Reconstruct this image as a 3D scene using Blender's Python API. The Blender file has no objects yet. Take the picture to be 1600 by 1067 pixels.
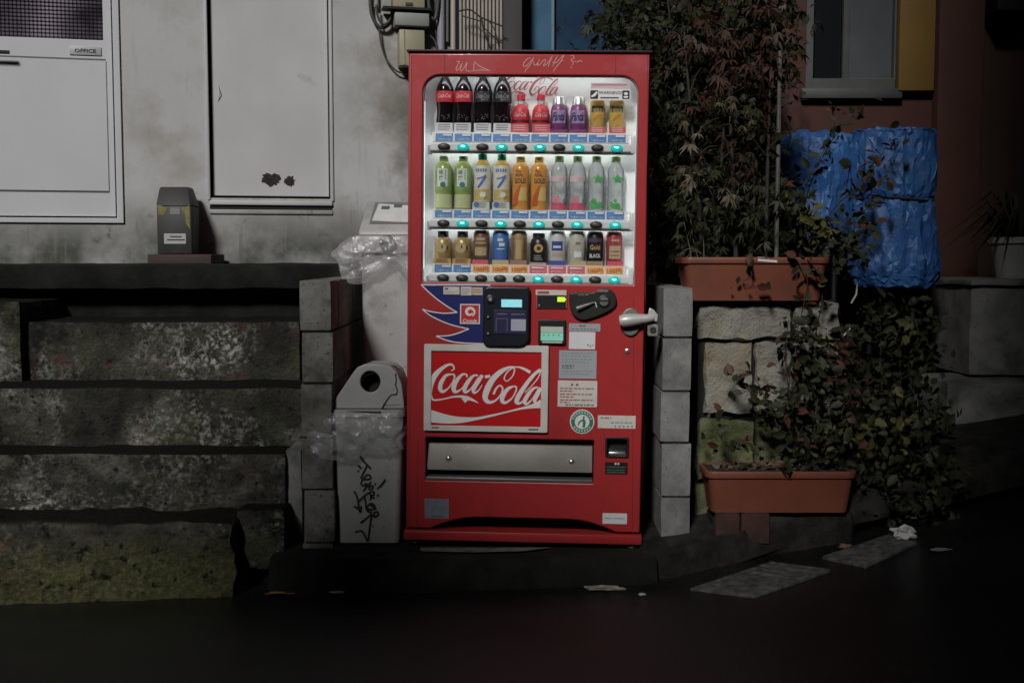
import bpy, bmesh, math, random
from mathutils import Matrix, Vector, noise

R = math.radians
scn = bpy.context.scene
COL = scn.collection

# ------------------------------------------------------------------ camera
FPX, CX, CY = 1778.0, 800.0, 533.5          # focal length and centre in photo pixels
CAM = Vector((0, -4.23, 1.085))
PITCH = R(4.23)
cd = bpy.data.cameras.new('camera')
cd.lens = FPX * 36 / 1600
cd.sensor_width = 36
cd.clip_end = 500
cam = bpy.data.objects.new('camera', cd)
cam.location = CAM
cam.rotation_euler = (R(90) - PITCH, 0, 0)
COL.objects.link(cam)
scn.camera = cam

# ------------------------------------------------------------------ light
AZ, EL = R(18), R(35)
LS = Vector((-math.sin(AZ) * math.cos(EL), -math.cos(AZ) * math.cos(EL), math.sin(EL)))
w = bpy.data.worlds.new('World')
scn.world = w
w.use_nodes = True
wn = w.node_tree
sky = wn.nodes.new('ShaderNodeTexSky')
sky.sky_type = 'NISHITA'
sky.sun_disc = False
sky.sun_elevation = EL
sky.sun_rotation = math.atan2(LS.x, LS.y)
bg = wn.nodes['Background']
bg.inputs[1].default_value = 0.0032
wn.links.new(sky.outputs[0], bg.inputs[0])
sl = bpy.data.lights.new('sun', 'SUN')
sl.energy = 2.7
sl.angle = R(9)
sl.color = (1.0, 0.985, 0.965)
sun = bpy.data.objects.new('sun', sl)
sun.rotation_euler = LS.to_track_quat('Z', 'Y').to_euler()
COL.objects.link(sun)
vs = scn.view_settings
vs.view_transform = 'Standard'
vs.look = 'None'
vs.exposure = 0.0
vs.gamma = 1.0
vs.use_curve_mapping = False
scn.cycles.max_bounces = 6
scn.cycles.transparent_max_bounces = 32
scn.cycles.use_denoising = True

# ------------------------------------------------------------------ projection helpers (design a plane from the photo)
CR = cam.rotation_euler.to_matrix()


def ray(px, py):
    return CR @ Vector(((px - CX) / FPX, -(py - CY) / FPX, -1))


class Frame:
    """A placed plane: local x right, local y depth, local z up."""
    def __init__(s, M):
        s.M = M
        s.I = M.inverted()

    def px(s, px, py, d=0.0):
        o = s.I @ CAM
        r = s.I.to_3x3() @ ray(px, py)
        t = (d - o.y) / r.y
        p = o + r * t
        return p.x, p.z


FW = Frame(Matrix.Identity(4))


def at(px, py, Y):
    x, z = FW.px(px, py, Y)
    return Vector((x, Y, z))


# ------------------------------------------------------------------ materials
MATS = {}


def mat(name, c, rough=0.6, c2=None, scale=8.0, bump=0.0, bscale=60.0, metal=0.0, spec=0.5, detail=6.0,
        lo=0.4, hi=0.65, layers=(), emit=None, estr=0.0, coat=0.0, stretch=None, bdist=0.01):
    """Principled material: base noise mix c/c2, further layers (colour, noise scale, lo, hi), noise bump."""
    if name in MATS:
        return MATS[name]
    m = bpy.data.materials.new(name)
    m.use_nodes = True
    nt = m.node_tree
    b = nt.nodes['Principled BSDF']
    b.inputs['Roughness'].default_value = rough
    b.inputs['Metallic'].default_value = metal
    b.inputs['Specular IOR Level'].default_value = spec
    b.inputs['Coat Weight'].default_value = coat
    b.inputs['Base Color'].default_value = (*c, 1)
    if emit:
        b.inputs['Emission Color'].default_value = (*emit, 1)
        b.inputs['Emission Strength'].default_value = estr
    tc = None

    def coords():
        nonlocal tc
        if tc is None:
            t = nt.nodes.new('ShaderNodeTexCoord')
            tc = t.outputs['Object']
            if stretch:
                mp = nt.nodes.new('ShaderNodeMapping')
                mp.inputs['Scale'].default_value = stretch
                nt.links.new(tc, mp.inputs[0])
                tc = mp.outputs[0]
        return tc

    def nz(sc, lo_, hi_, det=detail, off=0.0, st=None):
        n = nt.nodes.new('ShaderNodeTexNoise')
        n.noise_dimensions = '4D'
        n.inputs['W'].default_value = off
        n.inputs['Scale'].default_value = sc
        n.inputs['Detail'].default_value = det
        n.inputs['Roughness'].default_value = 0.62
        vec = coords()
        if st:
            mp2 = nt.nodes.new('ShaderNodeMapping')
            mp2.inputs['Scale'].default_value = st
            nt.links.new(vec, mp2.inputs[0])
            vec = mp2.outputs[0]
        nt.links.new(vec, n.inputs['Vector'])
        r = nt.nodes.new('ShaderNodeMapRange')
        r.inputs[1].default_value = lo_
        r.inputs[2].default_value = hi_
        nt.links.new(n.outputs[0], r.inputs[0])
        return r.outputs[0]
    cur = None
    if c2:
        mx = nt.nodes.new('ShaderNodeMix')
        mx.data_type = 'RGBA'
        mx.inputs[6].default_value = (*c, 1)
        mx.inputs[7].default_value = (*c2, 1)
        nt.links.new(nz(scale, lo, hi), mx.inputs[0])
        cur = mx.outputs[2]
    for i, L in enumerate(layers):
        col, sc, l0, h0 = L[:4]
        f = nz(sc, l0, h0, off=3.1 * (i + 1), st=L[5] if len(L) > 5 else None)
        if len(L) > 4 and L[4]:                      # (axis, from, to): limit the layer along an object axis
            if L[4][0] == 'M':
                f2 = nz(L[4][1], L[4][2], L[4][3], off=7.7 * (i + 1))
                mu = nt.nodes.new('ShaderNodeMath')
                mu.operation = 'MULTIPLY'
                nt.links.new(f, mu.inputs[0])
                nt.links.new(f2, mu.inputs[1])
                f = mu.outputs[0]
        if len(L) > 4 and L[4] and L[4][0] != 'M':
            ax, a, bb = L[4]
            sep = nt.nodes.new('ShaderNodeSeparateXYZ')
            src = nt.nodes.new('ShaderNodeTexCoord').outputs['Object']
            if ax == 'N':
                src = nt.nodes.new('ShaderNodeNewGeometry').outputs['Normal']
            nt.links.new(src, sep.inputs[0])
            r = nt.nodes.new('ShaderNodeMapRange')
            r.inputs[1].default_value = a
            r.inputs[2].default_value = bb
            nt.links.new(sep.outputs[{'X': 0, 'Y': 1, 'Z': 2, 'N': 2}[ax]], r.inputs[0])
            mu = nt.nodes.new('ShaderNodeMath')
            mu.operation = 'MULTIPLY'
            nt.links.new(f, mu.inputs[0])
            nt.links.new(r.outputs[0], mu.inputs[1])
            f = mu.outputs[0]
        mx = nt.nodes.new('ShaderNodeMix')
        mx.data_type = 'RGBA'
        mx.inputs[6].default_value = (*c, 1)
        if cur:
            nt.links.new(cur, mx.inputs[6])
        mx.inputs[7].default_value = (*col, 1)
        nt.links.new(f, mx.inputs[0])
        cur = mx.outputs[2]
    if cur:
        nt.links.new(cur, b.inputs['Base Color'])
    if bump > 0:
        n = nt.nodes.new('ShaderNodeTexNoise')
        n.inputs['Scale'].default_value = bscale
        n.inputs['Detail'].default_value = 8
        n.inputs['Roughness'].default_value = 0.65
        nt.links.new(coords(), n.inputs['Vector'])
        bp = nt.nodes.new('ShaderNodeBump')
        bp.inputs['Strength'].default_value = bump
        bp.inputs['Distance'].default_value = bdist
        nt.links.new(n.outputs[0], bp.inputs['Height'])
        nt.links.new(bp.outputs[0], b.inputs['Normal'])
    MATS[name] = m
    return m


def clearmat(name, tint=(1, 1, 1), gloss=0.05, alpha=0.9, body=(0.8, 0.8, 0.8), ior=1.45, bump=0.0, bscale=30.0, cap=1.0):
    """See-through sheet: transparent + a little diffuse body + fresnel gloss."""
    if name in MATS:
        return MATS[name]
    m = bpy.data.materials.new(name)
    m.use_nodes = True
    nt = m.node_tree
    nt.nodes.remove(nt.nodes['Principled BSDF'])
    out = nt.nodes['Material Output']
    tr = nt.nodes.new('ShaderNodeBsdfTransparent')
    tr.inputs[0].default_value = (*tint, 1)
    df = nt.nodes.new('ShaderNodeBsdfDiffuse')
    df.inputs[0].default_value = (*body, 1)
    gl = nt.nodes.new('ShaderNodeBsdfGlossy')
    gl.inputs['Roughness'].default_value = gloss
    fr = nt.nodes.new('ShaderNodeFresnel')
    fr.inputs[0].default_value = ior
    m1 = nt.nodes.new('ShaderNodeMixShader')
    m1.inputs[0].default_value = 1 - alpha
    nt.links.new(tr.outputs[0], m1.inputs[1])
    nt.links.new(df.outputs[0], m1.inputs[2])
    m2 = nt.nodes.new('ShaderNodeMixShader')
    mn = nt.nodes.new('ShaderNodeMath')
    mn.operation = 'MINIMUM'
    mn.inputs[1].default_value = cap
    nt.links.new(fr.outputs[0], mn.inputs[0])
    nt.links.new(mn.outputs[0], m2.inputs[0])
    nt.links.new(m1.outputs[0], m2.inputs[1])
    nt.links.new(gl.outputs[0], m2.inputs[2])
    nt.links.new(m2.outputs[0], out.inputs[0])
    if bump:
        tcn = nt.nodes.new('ShaderNodeTexCoord')
        n = nt.nodes.new('ShaderNodeTexNoise')
        n.inputs['Scale'].default_value = bscale
        n.inputs['Detail'].default_value = 4
        nt.links.new(tcn.outputs['Object'], n.inputs['Vector'])
        bp = nt.nodes.new('ShaderNodeBump')
        bp.inputs['Strength'].default_value = bump
        bp.inputs['Distance'].default_value = 0.02
        nt.links.new(n.outputs[0], bp.inputs['Height'])
        nt.links.new(bp.outputs[0], gl.inputs['Normal'])
        nt.links.new(bp.outputs[0], df.inputs['Normal'])
    MATS[name] = m
    return m


# ------------------------------------------------------------------ mesh helpers
def tag(o, label=None, cat=None, group=None, kind=None):
    if label:
        o['label'] = label
    if cat:
        o['category'] = cat
    if group:
        o['group'] = group
    if kind:
        o['kind'] = kind
    return o


def empty(name, label=None, cat=None, group=None, M=None, kind=None):
    o = bpy.data.objects.new(name, None)
    o.empty_display_size = 0.1
    COL.objects.link(o)
    if M is not None:
        o.matrix_world = M
    return tag(o, label, cat, group, kind)


def link(name, me, m, parent=None):
    o = bpy.data.objects.new(name, me)
    if m is not None:
        me.materials.clear()
        me.materials.append(m)
    COL.objects.link(o)
    if parent is not None:
        o.parent = parent
    return o


class MB:
    def __init__(s):
        s.v = []
        s.f = []

    def add(s, vs_, fs):
        n = len(s.v)
        s.v += [tuple(p) for p in vs_]
        s.f += [tuple(i + n for i in f) for f in fs]
        return s

    def box(s, x0, x1, y0, y1, z0, z1):
        return s.add([(x0, y0, z0), (x1, y0, z0), (x1, y1, z0), (x0, y1, z0), (x0, y0, z1), (x1, y0, z1), (x1, y1, z1), (x0, y1, z1)],
                     [(0, 1, 5, 4), (1, 2, 6, 5), (2, 3, 7, 6), (3, 0, 4, 7), (4, 5, 6, 7), (3, 2, 1, 0)])

    def hexa(s, p):
        """8 corners: bottom 4 (front-left, front-right, back-right, back-left), top 4."""
        return s.add(p, [(0, 1, 5, 4), (1, 2, 6, 5), (2, 3, 7, 6), (3, 0, 4, 7), (4, 5, 6, 7), (3, 2, 1, 0)])

    def prism(s, pts, y0, y1):
        """polygon in x/z extruded along y."""
        n = len(pts)
        V = [(x, y0, z) for x, z in pts] + [(x, y1, z) for x, z in pts]
        F = [tuple(range(n)), tuple(range(2 * n - 1, n - 1, -1))]
        F += [(i, i + n, (i + 1) % n + n, (i + 1) % n) for i in range(n)]
        return s.add(V, F)

    def flat(s, pts, y):
        return s.add([(x, y, z) for x, z in pts], [tuple(range(len(pts)))])

    def ribbon(s, pts, ws, y, smooth=True):
        """flat stroke with varying width in the x/z plane."""
        if smooth:
            pts, ws = spline(pts, ws)
        V = []
        for i, (x, z) in enumerate(pts):
            a = pts[max(0, i - 1)]
            b = pts[min(len(pts) - 1, i + 1)]
            dx, dz = b[0] - a[0], b[1] - a[1]
            L = math.hypot(dx, dz) or 1e-9
            nx, nz = -dz / L * ws[i] / 2, dx / L * ws[i] / 2
            V += [(x + nx, y, z + nz), (x - nx, y, z - nz)]
        F = [(2 * i, 2 * i + 1, 2 * i + 3, 2 * i + 2) for i in range(len(pts) - 1)]
        return s.add(V, F)

    def tube(s, pts, rad, seg=8, caps=True):
        pts = [Vector(p) for p in pts]
        if not hasattr(rad, '__len__'):
            rad = [rad] * len(pts)
        V, F = [], []
        up = None
        for i, p in enumerate(pts):
            d = (pts[min(i + 1, len(pts) - 1)] - pts[max(i - 1, 0)])
            d = d.normalized() if d.length > 1e-9 else Vector((0, 0, 1))
            if up is None:
                up = d.orthogonal().normalized()
            up = (up - d * up.dot(d))
            up = up.normalized() if up.length > 1e-6 else d.orthogonal().normalized()
            q = d.cross(up)
            for k in range(seg):
                a = 2 * math.pi * k / seg
                V.append(p + (up * math.cos(a) + q * math.sin(a)) * rad[i])
        for i in range(len(pts) - 1):
            for k in range(seg):
                F.append((i * seg + k, i * seg + (k + 1) % seg, (i + 1) * seg + (k + 1) % seg, (i + 1) * seg + k))
        if caps:
            F.append(tuple(range(seg - 1, -1, -1)))
            F.append(tuple((len(pts) - 1) * seg + k for k in range(seg)))
        return s.add(V, F)

    def lathe(s, prof, seg=20, c=(0, 0, 0), ax='z', caps=True):
        V, F = [], []
        for r, z in prof:
            for k in range(seg):
                a = 2 * math.pi * k / seg
                x, y = r * math.cos(a), r * math.sin(a)
                if ax == 'z':
                    V.append((c[0] + x, c[1] + y, c[2] + z))
                else:                        # axis towards the viewer (-y)
                    V.append((c[0] + x, c[1] - z, c[2] + y))
        n = len(prof)
        for i in range(n - 1):
            for k in range(seg):
                F.append((i * seg + k, i * seg + (k + 1) % seg, (i + 1) * seg + (k + 1) % seg, (i + 1) * seg + k))
        if caps:
            F.append(tuple(range(seg - 1, -1, -1)))
            F.append(tuple((n - 1) * seg + k for k in range(seg)))
        return s.add(V, F)

    def mesh(s, name, bevel=0.0, seg=2, ang=40, normals=True):
        bm = bmesh.new()
        vv = [bm.verts.new(p) for p in s.v]
        for f in s.f:
            try:
                bm.faces.new([vv[i] for i in f])
            except ValueError:
                pass
        if normals:
            bmesh.ops.recalc_face_normals(bm, faces=bm.faces)
        if bevel > 0:
            ed = [e for e in bm.edges if len(e.link_faces) == 2 and e.calc_face_angle(0) > R(30)]
            bmesh.ops.bevel(bm, geom=ed, offset=bevel, segments=seg, profile=0.5, affect='EDGES', clamp_overlap=True)
        me = bpy.data.meshes.new(name)
        bm.to_mesh(me)
        bm.free()
        me.shade_smooth()
        me.set_sharp_from_angle(angle=R(ang))
        return me

    def build(s, name, m, parent=None, bevel=0.0, seg=2, ang=40, normals=True):
        return link(name, s.mesh(name, bevel, seg, ang, normals), m, parent)


def spline(pts, ws=None, n=6):
    """Catmull-Rom through 2D/3D points, widths interpolated alike."""
    P = [tuple(p) for p in pts]
    W = list(ws) if ws is not None else [0] * len(P)
    out, ow = [], []
    for i in range(len(P) - 1):
        a, b, c, d = P[max(i - 1, 0)], P[i], P[i + 1], P[min(i + 2, len(P) - 1)]
        for k in range(n):
            t = k / n
            out.append(tuple(0.5 * (2 * b[j] + (c[j] - a[j]) * t + (2 * a[j] - 5 * b[j] + 4 * c[j] - d[j]) * t * t
                                    + (3 * b[j] - a[j] - 3 * c[j] + d[j]) * t ** 3) for j in range(len(b))))
            ow.append(W[i] * (1 - t) + W[i + 1] * t)
    out.append(P[-1])
    ow.append(W[-1])
    return (out, ow) if ws is not None else out


def rrect(x0, x1, z0, z1, r, n=5):
    if not hasattr(r, '__len__'):
        r = (r,) * 4                        # bl, br, tr, tl
    out = []
    for (cx, cz, a0, rr) in ((x0 + r[0], z0 + r[0], 180, r[0]), (x1 - r[1], z0 + r[1], 270, r[1]),
                             (x1 - r[2], z1 - r[2], 0, r[2]), (x0 + r[3], z1 - r[3], 90, r[3])):
        if rr < 1e-6:
            out.append((cx, cz))
            continue
        for k in range(n + 1):
            a = R(a0 + 90 * k / n)
            out.append((cx + rr * math.cos(a), cz + rr * math.sin(a)))
    return out


def ell(cx, cz, rx, rz, n=24):
    return [(cx + rx * math.cos(2 * math.pi * k / n), cz + rz * math.sin(2 * math.pi * k / n)) for k in range(n)]


def eval_mesh(o, name):
    dg = bpy.context.evaluated_depsgraph_get()
    dg.update()
    me = bpy.data.meshes.new_from_object(o.evaluated_get(dg))
    me.name = name
    d = o.data
    bpy.data.objects.remove(o)
    bpy.data.curves.remove(d)
    return me


def plate(name, loops, d0, d1, m, parent=None, bevel=0.0, bres=2):
    """flat plate with holes: loops of (x, z), from depth d0 (front) to d1."""
    cu = bpy.data.curves.new('plate', 'CURVE')
    cu.dimensions = '2D'
    cu.fill_mode = 'BOTH'
    for L in loops:
        sp = cu.splines.new('POLY')
        sp.points.add(len(L) - 1)
        for p, (x, z) in zip(sp.points, L):
            p.co = (x, z, 0, 1)
        sp.use_cyclic_u = True
    cu.extrude = max((d1 - d0) / 2 - bevel, 1e-5)
    cu.bevel_depth = bevel
    cu.bevel_resolution = bres
    cu.offset = -bevel
    o = bpy.data.objects.new('plate', cu)
    COL.objects.link(o)
    me = eval_mesh(o, name)
    me.transform(Matrix.Translation((0, (d0 + d1) / 2, 0)) @ Matrix.Rotation(R(90), 4, 'X'))
    me.shade_smooth()
    me.set_sharp_from_angle(angle=R(35))
    return link(name, me, m, parent)


TXT = {}


def text_data(s, bold=0.0):
    """vertices and faces of a line of text, 1 unit wide, centred."""
    k = (s, bold)
    if k in TXT:
        return TXT[k]
    cu = bpy.data.curves.new('text', 'FONT')
    cu.body = s
    cu.size = 1
    cu.align_x = 'CENTER'
    cu.align_y = 'CENTER'
    cu.resolution_u = 2
    cu.offset = bold
    o = bpy.data.objects.new('text', cu)
    COL.objects.link(o)
    me = eval_mesh(o, 'text')
    vs_ = [v.co.copy() for v in me.vertices]
    fs = [tuple(p.vertices) for p in me.polygons]
    bpy.data.meshes.remove(me)
    if vs_:
        x0, x1 = min(v.x for v in vs_), max(v.x for v in vs_)
        y0, y1 = min(v.y for v in vs_), max(v.y for v in vs_)
        vs_ = [((v.x - (x0 + x1) / 2) / (x1 - x0), (v.y - (y0 + y1) / 2) / max(y1 - y0, 1e-6)) for v in vs_]
    TXT[k] = (vs_, fs)
    return TXT[k]


def add_text(mb, s, cx, cz, wid, hei, y, bold=0.0, rot=0.0, shear=0.0):
    V, F = text_data(s, bold)
    ca, sa = math.cos(rot), math.sin(rot)
    out = []
    for (a, b) in V:
        x, z = a * wid + shear * b * hei, b * hei
        out.append((cx + x * ca - z * sa, y, cz + x * sa + z * ca))
    return mb.add(out, F)


def add_bent(mb, s, z, wid, hei, r, a0=0.0, bold=0.0, shear=0.0):
    V, F = text_data(s, bold)
    out = []
    for (a, b) in V:
        x = a * wid + shear * b * hei
        t = x / r + a0
        out.append((r * math.sin(t), -r * math.cos(t), z + b * hei))
    return mb.add(out, F)


def bent_patch(mb, a0, a1, z0, z1, r, n=6):
    V = []
    for k in range(n + 1):
        t = a0 + (a1 - a0) * k / n
        V += [(r * math.sin(t), -r * math.cos(t), z0), (r * math.sin(t), -r * math.cos(t), z1)]
    return mb.add(V, [(2 * k, 2 * k + 2, 2 * k + 3, 2 * k + 1) for k in range(n)])


def rough_block(x0, x1, y0, y1, z0, z1, step=0.05, amp=0.008, rnd=0.012, seed=0, fine=0.35, front_only=False):
    """a stone: gridded box with worn edges and noise relief."""
    def axis(a, b):
        n = max(2, min(40, int(round((b - a) / step))))
        return [a + (b - a) * i / n for i in range(n + 1)]
    X, Y, Z = axis(x0, x1), axis(y0, y1), axis(z0, z1)
    idx = {}
    V, F = [], []

    def vid(i, j, k):
        if (i, j, k) in idx:
            return idx[(i, j, k)]
        p = Vector((X[i], Y[j], Z[k]))
        c = Vector(((x0 + x1) / 2, (y0 + y1) / 2, (z0 + z1) / 2))
        h = Vector(((x1 - x0) / 2, (y1 - y0) / 2, (z1 - z0) / 2))
        q = p - c
        e = [min(rnd, h[a]) for a in range(3)]
        inn = Vector([max(-(h[a] - e[a]), min(h[a] - e[a], q[a])) for a in range(3)])
        d = q - inn
        if d.length > 1e-6:
            q = inn + d.normalized() * min(d.length, rnd)
        nv = noise.noise_vector(p * 6 + Vector((seed * 7.3, seed * 3.1, seed))) * amp
        nv += noise.noise_vector(p * 24 + Vector((seed * 1.7, 5, seed * 2))) * amp * fine
        idx[(i, j, k)] = len(V)
        V.append(c + q + nv)
        return idx[(i, j, k)]
    nx, ny, nz = len(X) - 1, len(Y) - 1, len(Z) - 1
    for i in range(nx):
        for k in range(nz):
            F.append((vid(i, 0, k), vid(i + 1, 0, k), vid(i + 1, 0, k + 1), vid(i, 0, k + 1)))
            F.append((vid(i + 1, ny, k), vid(i, ny, k), vid(i, ny, k + 1), vid(i + 1, ny, k + 1)))
    for j in range(ny):
        for k in range(nz):
            F.append((vid(0, j + 1, k), vid(0, j, k), vid(0, j, k + 1), vid(0, j + 1, k + 1)))
            F.append((vid(nx, j, k), vid(nx, j + 1, k), vid(nx, j + 1, k + 1), vid(nx, j, k + 1)))
    for i in range(nx):
        for j in range(ny):
            F.append((vid(i, j, nz), vid(i + 1, j, nz), vid(i + 1, j + 1, nz), vid(i, j + 1, nz)))
            F.append((vid(i, j + 1, 0), vid(i + 1, j + 1, 0), vid(i + 1, j, 0), vid(i, j, 0)))
    return MB().add(V, F)


# ================================================================== SETTING
def z_road(x):
    return -0.125 + 0.03 * min(x, 0.5) + (0.16 * (x - 0.5) if x > 0.5 else 0) * (1 if x < 3 else 1)


def y_kerb(x):
    return -0.10 if x < 0.55 else -0.10 + 0.24 * (x - 0.55)


ASPHALT = mat('asphalt', (0.007, 0.007, 0.0073), 0.22, (0.026, 0.026, 0.026), 55, bump=0.9, bscale=80, bdist=0.006, spec=0.4, lo=0.35, hi=0.75,
              layers=(((0.006, 0.006, 0.0065), 2.0, 0.45, 0.6), ((0.075, 0.073, 0.07), 120, 0.64, 0.70), ((0.16, 0.155, 0.15), 70, 0.72, 0.76)))
DARKGROUND = mat('dark_ground', (0.014, 0.013, 0.012), 0.85, (0.035, 0.033, 0.03), 14, bump=0.6, bscale=60, bdist=0.01, spec=0.12)
CONC = mat('concrete', (0.13, 0.13, 0.125), 0.85, (0.22, 0.22, 0.205), 9, bump=0.4, bscale=90, bdist=0.005,
           layers=(((0.05, 0.05, 0.045), 5, 0.5, 0.66), ((0.03, 0.03, 0.028), 40, 0.62, 0.7)))
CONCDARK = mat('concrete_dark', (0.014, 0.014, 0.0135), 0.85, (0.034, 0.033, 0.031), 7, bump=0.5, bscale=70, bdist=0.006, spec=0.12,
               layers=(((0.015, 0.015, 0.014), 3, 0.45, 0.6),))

# road: one sheet, rising to the right, reaching far beyond the frame
xs = [-60, -20, -8] + [-4 + 0.25 * i for i in range(37)] + [8, 20, 60]
ys = [-60, -25, -12, -8] + [-6 + 0.4 * i for i in range(30)] + [10, 25, 60]
mb = MB()
V = []
for y in ys:
    for x in xs:
        n = 0.006 * noise.noise(Vector((x * 1.3, y * 1.3, 0))) if abs(x) < 8 and abs(y) < 8 else 0
        V.append((x, y, z_road(max(-8, min(4, x))) - 0.004 + n))
F = []
for j in range(len(ys) - 1):
    for i in range(len(xs) - 1):
        a = j * len(xs) + i
        F.append((a, a + 1, a + len(xs) + 1, a + len(xs)))
mb.add(V, F)
tag(mb.build('road', ASPHALT), kind='structure')

# pavement strip behind the kerb on the right (rising with the road)
mb = MB()
V, F = [], []
N = 40
for i in range(N + 1):
    x = 0.48 + (6.0 - 0.48) * i / N
    zr = z_road(min(x, 4)) + 0.10 * max(0, min(x, 1.3) - 0.6)
    yk = y_kerb(x)
    j = 0.012 * noise.noise(Vector((x * 5, 1, 0)))
    V += [(x, yk + j, zr - 0.03), (x, yk + 0.012 + j, zr + 0.085 + j), (x, yk + 0.11 + j, zr + 0.125), (x, yk + 0.5, zr + 0.14), (x, yk + 2.4, zr + 0.15)]
for i in range(N):
    for k in range(4):
        a = i * 5 + k
        F.append((a, a + 5, a + 6, a + 1))
mb.add(V, F)
tag(mb.build('pavement', DARKGROUND), kind='structure')

# concrete pad with a front kerb under the machine
root = empty('concrete_pad', 'low dark concrete pad under the vending machine and trash bins', 'concrete pad')
kx0, _ = FW.px(418, 880, -0.12)
kx1, _ = FW.px(1030, 880, -0.12)
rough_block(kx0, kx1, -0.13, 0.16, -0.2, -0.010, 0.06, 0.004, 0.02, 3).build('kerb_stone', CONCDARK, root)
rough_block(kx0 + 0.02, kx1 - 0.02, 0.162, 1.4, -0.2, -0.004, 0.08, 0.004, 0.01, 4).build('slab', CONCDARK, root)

xa_, xb_ = FW.px(655, 866, -0.05)[0], FW.px(862, 866, -0.05)[0]
MB().add([(xa_, -0.02, -0.002), (xa_ + 0.01, -0.075, -0.002), (xa_ + 0.2, -0.09, -0.002), (xb_ - 0.1, -0.07, -0.002), (xb_, -0.02, -0.002)], [(0, 1, 2, 3, 4)]).build('mortar_patch', mat('pale_mortar', (0.20, 0.20, 0.19), 0.9, (0.09, 0.09, 0.085), 20), root)
# drain lids in the gutter
def lid(pts, name, label, m, grooves):
    root = empty(name, label, 'drain lid')
    P = []
    for (px, py) in pts:
        # meet the sloping road
        o, r = CAM, ray(px, py)
        t = 3.0
        for _ in range(30):
            p = o + r * t
            dz = p.z - (z_road(p.x) + 0.005)
            t += dz / -r.z * 0.8
        P.append(o + r * t)
    top = [Vector(p) for p in P]
    b = MB().hexa([p + Vector((0, 0, -0.04)) for p in top] + top)
    b.build('lid', m, root, bevel=0.004)
    if grooves:
        for i in range(grooves):
            t0 = (i + 0.5) / grooves
            a = top[0].lerp(top[3], t0)
            c = top[1].lerp(top[2], t0)
            a2, c2 = a.lerp(c, 0.05), a.lerp(c, 0.95)
            d = (top[3] - top[0]).normalized() * 0.003
            up = Vector((0, 0, 0.004))
            MB().hexa([a2 - d, c2 - d, c2 + d, a2 + d, a2 - d + up, c2 - d + up, c2 + d + up, a2 + d + up]).build('bar', m, root)
    return root


LIDM = mat('drain_metal', (0.05, 0.05, 0.05), 0.6, (0.16, 0.16, 0.155), 30, bump=0.5, bscale=120, bdist=0.004)
lid([(1078, 918), (1178, 930), (1298, 888), (1205, 876)], 'drain_grate', 'grey ribbed drain grate in the gutter before the lower planter', LIDM, 9)
lid([(1284, 868), (1352, 882), (1432, 846), (1392, 832)], 'gutter_slab', 'plain grey concrete gutter slab beside the crumpled tissue', LIDM, 0)

# ------------------------------------------------------------------ unseen block added behind the camera, roofline shaped to shade road and right side
root = empty('added_shade_block', 'unseen block added behind the camera to shade the road and right side', 'building')
BW = mat('shade_block_wall', (0.12, 0.11, 0.10), 0.9, (0.09, 0.085, 0.08), 2)
BY = -6.5
ROOF = 4.20
XE = -0.7
MB().box(-26, -3.15, BY - 8, BY, -1, ROOF).build('low_blocker', BW, root)
MB().box(-3.15, XE, BY - 8, BY, -1, ROOF + 0.44).build('middle_blocker', BW, root)
MB().box(XE, 26, BY - 8, BY, -1, 19).build('tower_blocker', BW, root)
GD = mat('glass_far', (0.01, 0.012, 0.015), 0.1)
wm = MB().box(-0.6, 0.6, -0.02, 0.03, 0, 1.3).mesh('window')
wm.materials.append(GD)
for i in range(12):
    for k in range(5):
        x = XE + 2 + i * 2.2
        o = bpy.data.objects.new('window', wm)
        o.location = (x, BY, 1.2 + k * 3)
        o.parent = root
        COL.objects.link(o)
for i in range(9):
    for k in range(2):
        o = bpy.data.objects.new('window', wm)
        o.location = (XE - 2 - i * 2.2, BY, 1.2 + k * 3)
        o.parent = root
        COL.objects.link(o)

# ------------------------------------------------------------------ left building
MW = Matrix.Translation((-1.0, 1.47, 0)) @ Matrix.Rotation(R(13), 4, 'Z')
FB = Frame(MW)
bld = empty('white_building', 'grimy white plastered building with office door at the top of the steps', 'building', M=MW)
PLASTER = mat('plaster', (0.40, 0.40, 0.395), 0.85, (0.48, 0.48, 0.475), 1.6, bump=0.12, bscale=35, bdist=0.01, lo=0.3, hi=0.7,
              layers=(((0.30, 0.28, 0.25), 3.5, 0.5, 0.75),
                      ((0.065, 0.068, 0.056), 3.2, 0.24, 0.58, ('Z', 1.42, 1.12)),
                      ((0.16, 0.15, 0.125), 2.4, 0.44, 0.62, ('X', 0.05, 0.45)),
                      ((0.06, 0.06, 0.055), 14, 0.60, 0.72, ('Z', 1.55, 1.15)),
                      ((0.22, 0.21, 0.19), 30, 0.66, 0.74),
                      ((0.24, 0.235, 0.215), 9, 0.56, 0.70, None, (1, 1, 0.09)),
                      ((0.11, 0.11, 0.095), 16, 0.60, 0.70, ('Z', 1.75, 1.15), (1, 1, 0.12))))
WPAINT = mat('white_door_paint', (0.52, 0.525, 0.545), 0.5, (0.48, 0.48, 0.495), 1.5, bump=0.03, bscale=20)
HPAINT = mat('hatch_paint', (0.44, 0.44, 0.44), 0.6, (0.49, 0.49, 0.49), 2.2, bump=0.06, bscale=12,
             layers=(((0.28, 0.26, 0.23), 6, 0.6, 0.75),))
BLACK = mat('black_gap', (0.006, 0.006, 0.006), 0.8)
px = FB.px
xr, _ = px(712, 40)
_, zb = px(300, 413)
dx1, dz0 = px(194, 349)           # door opening right / bottom
hx0, hz0 = px(329, 309)
hx1, _ = px(517, 309)
ZT = 3.4
XL = -3.2
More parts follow.
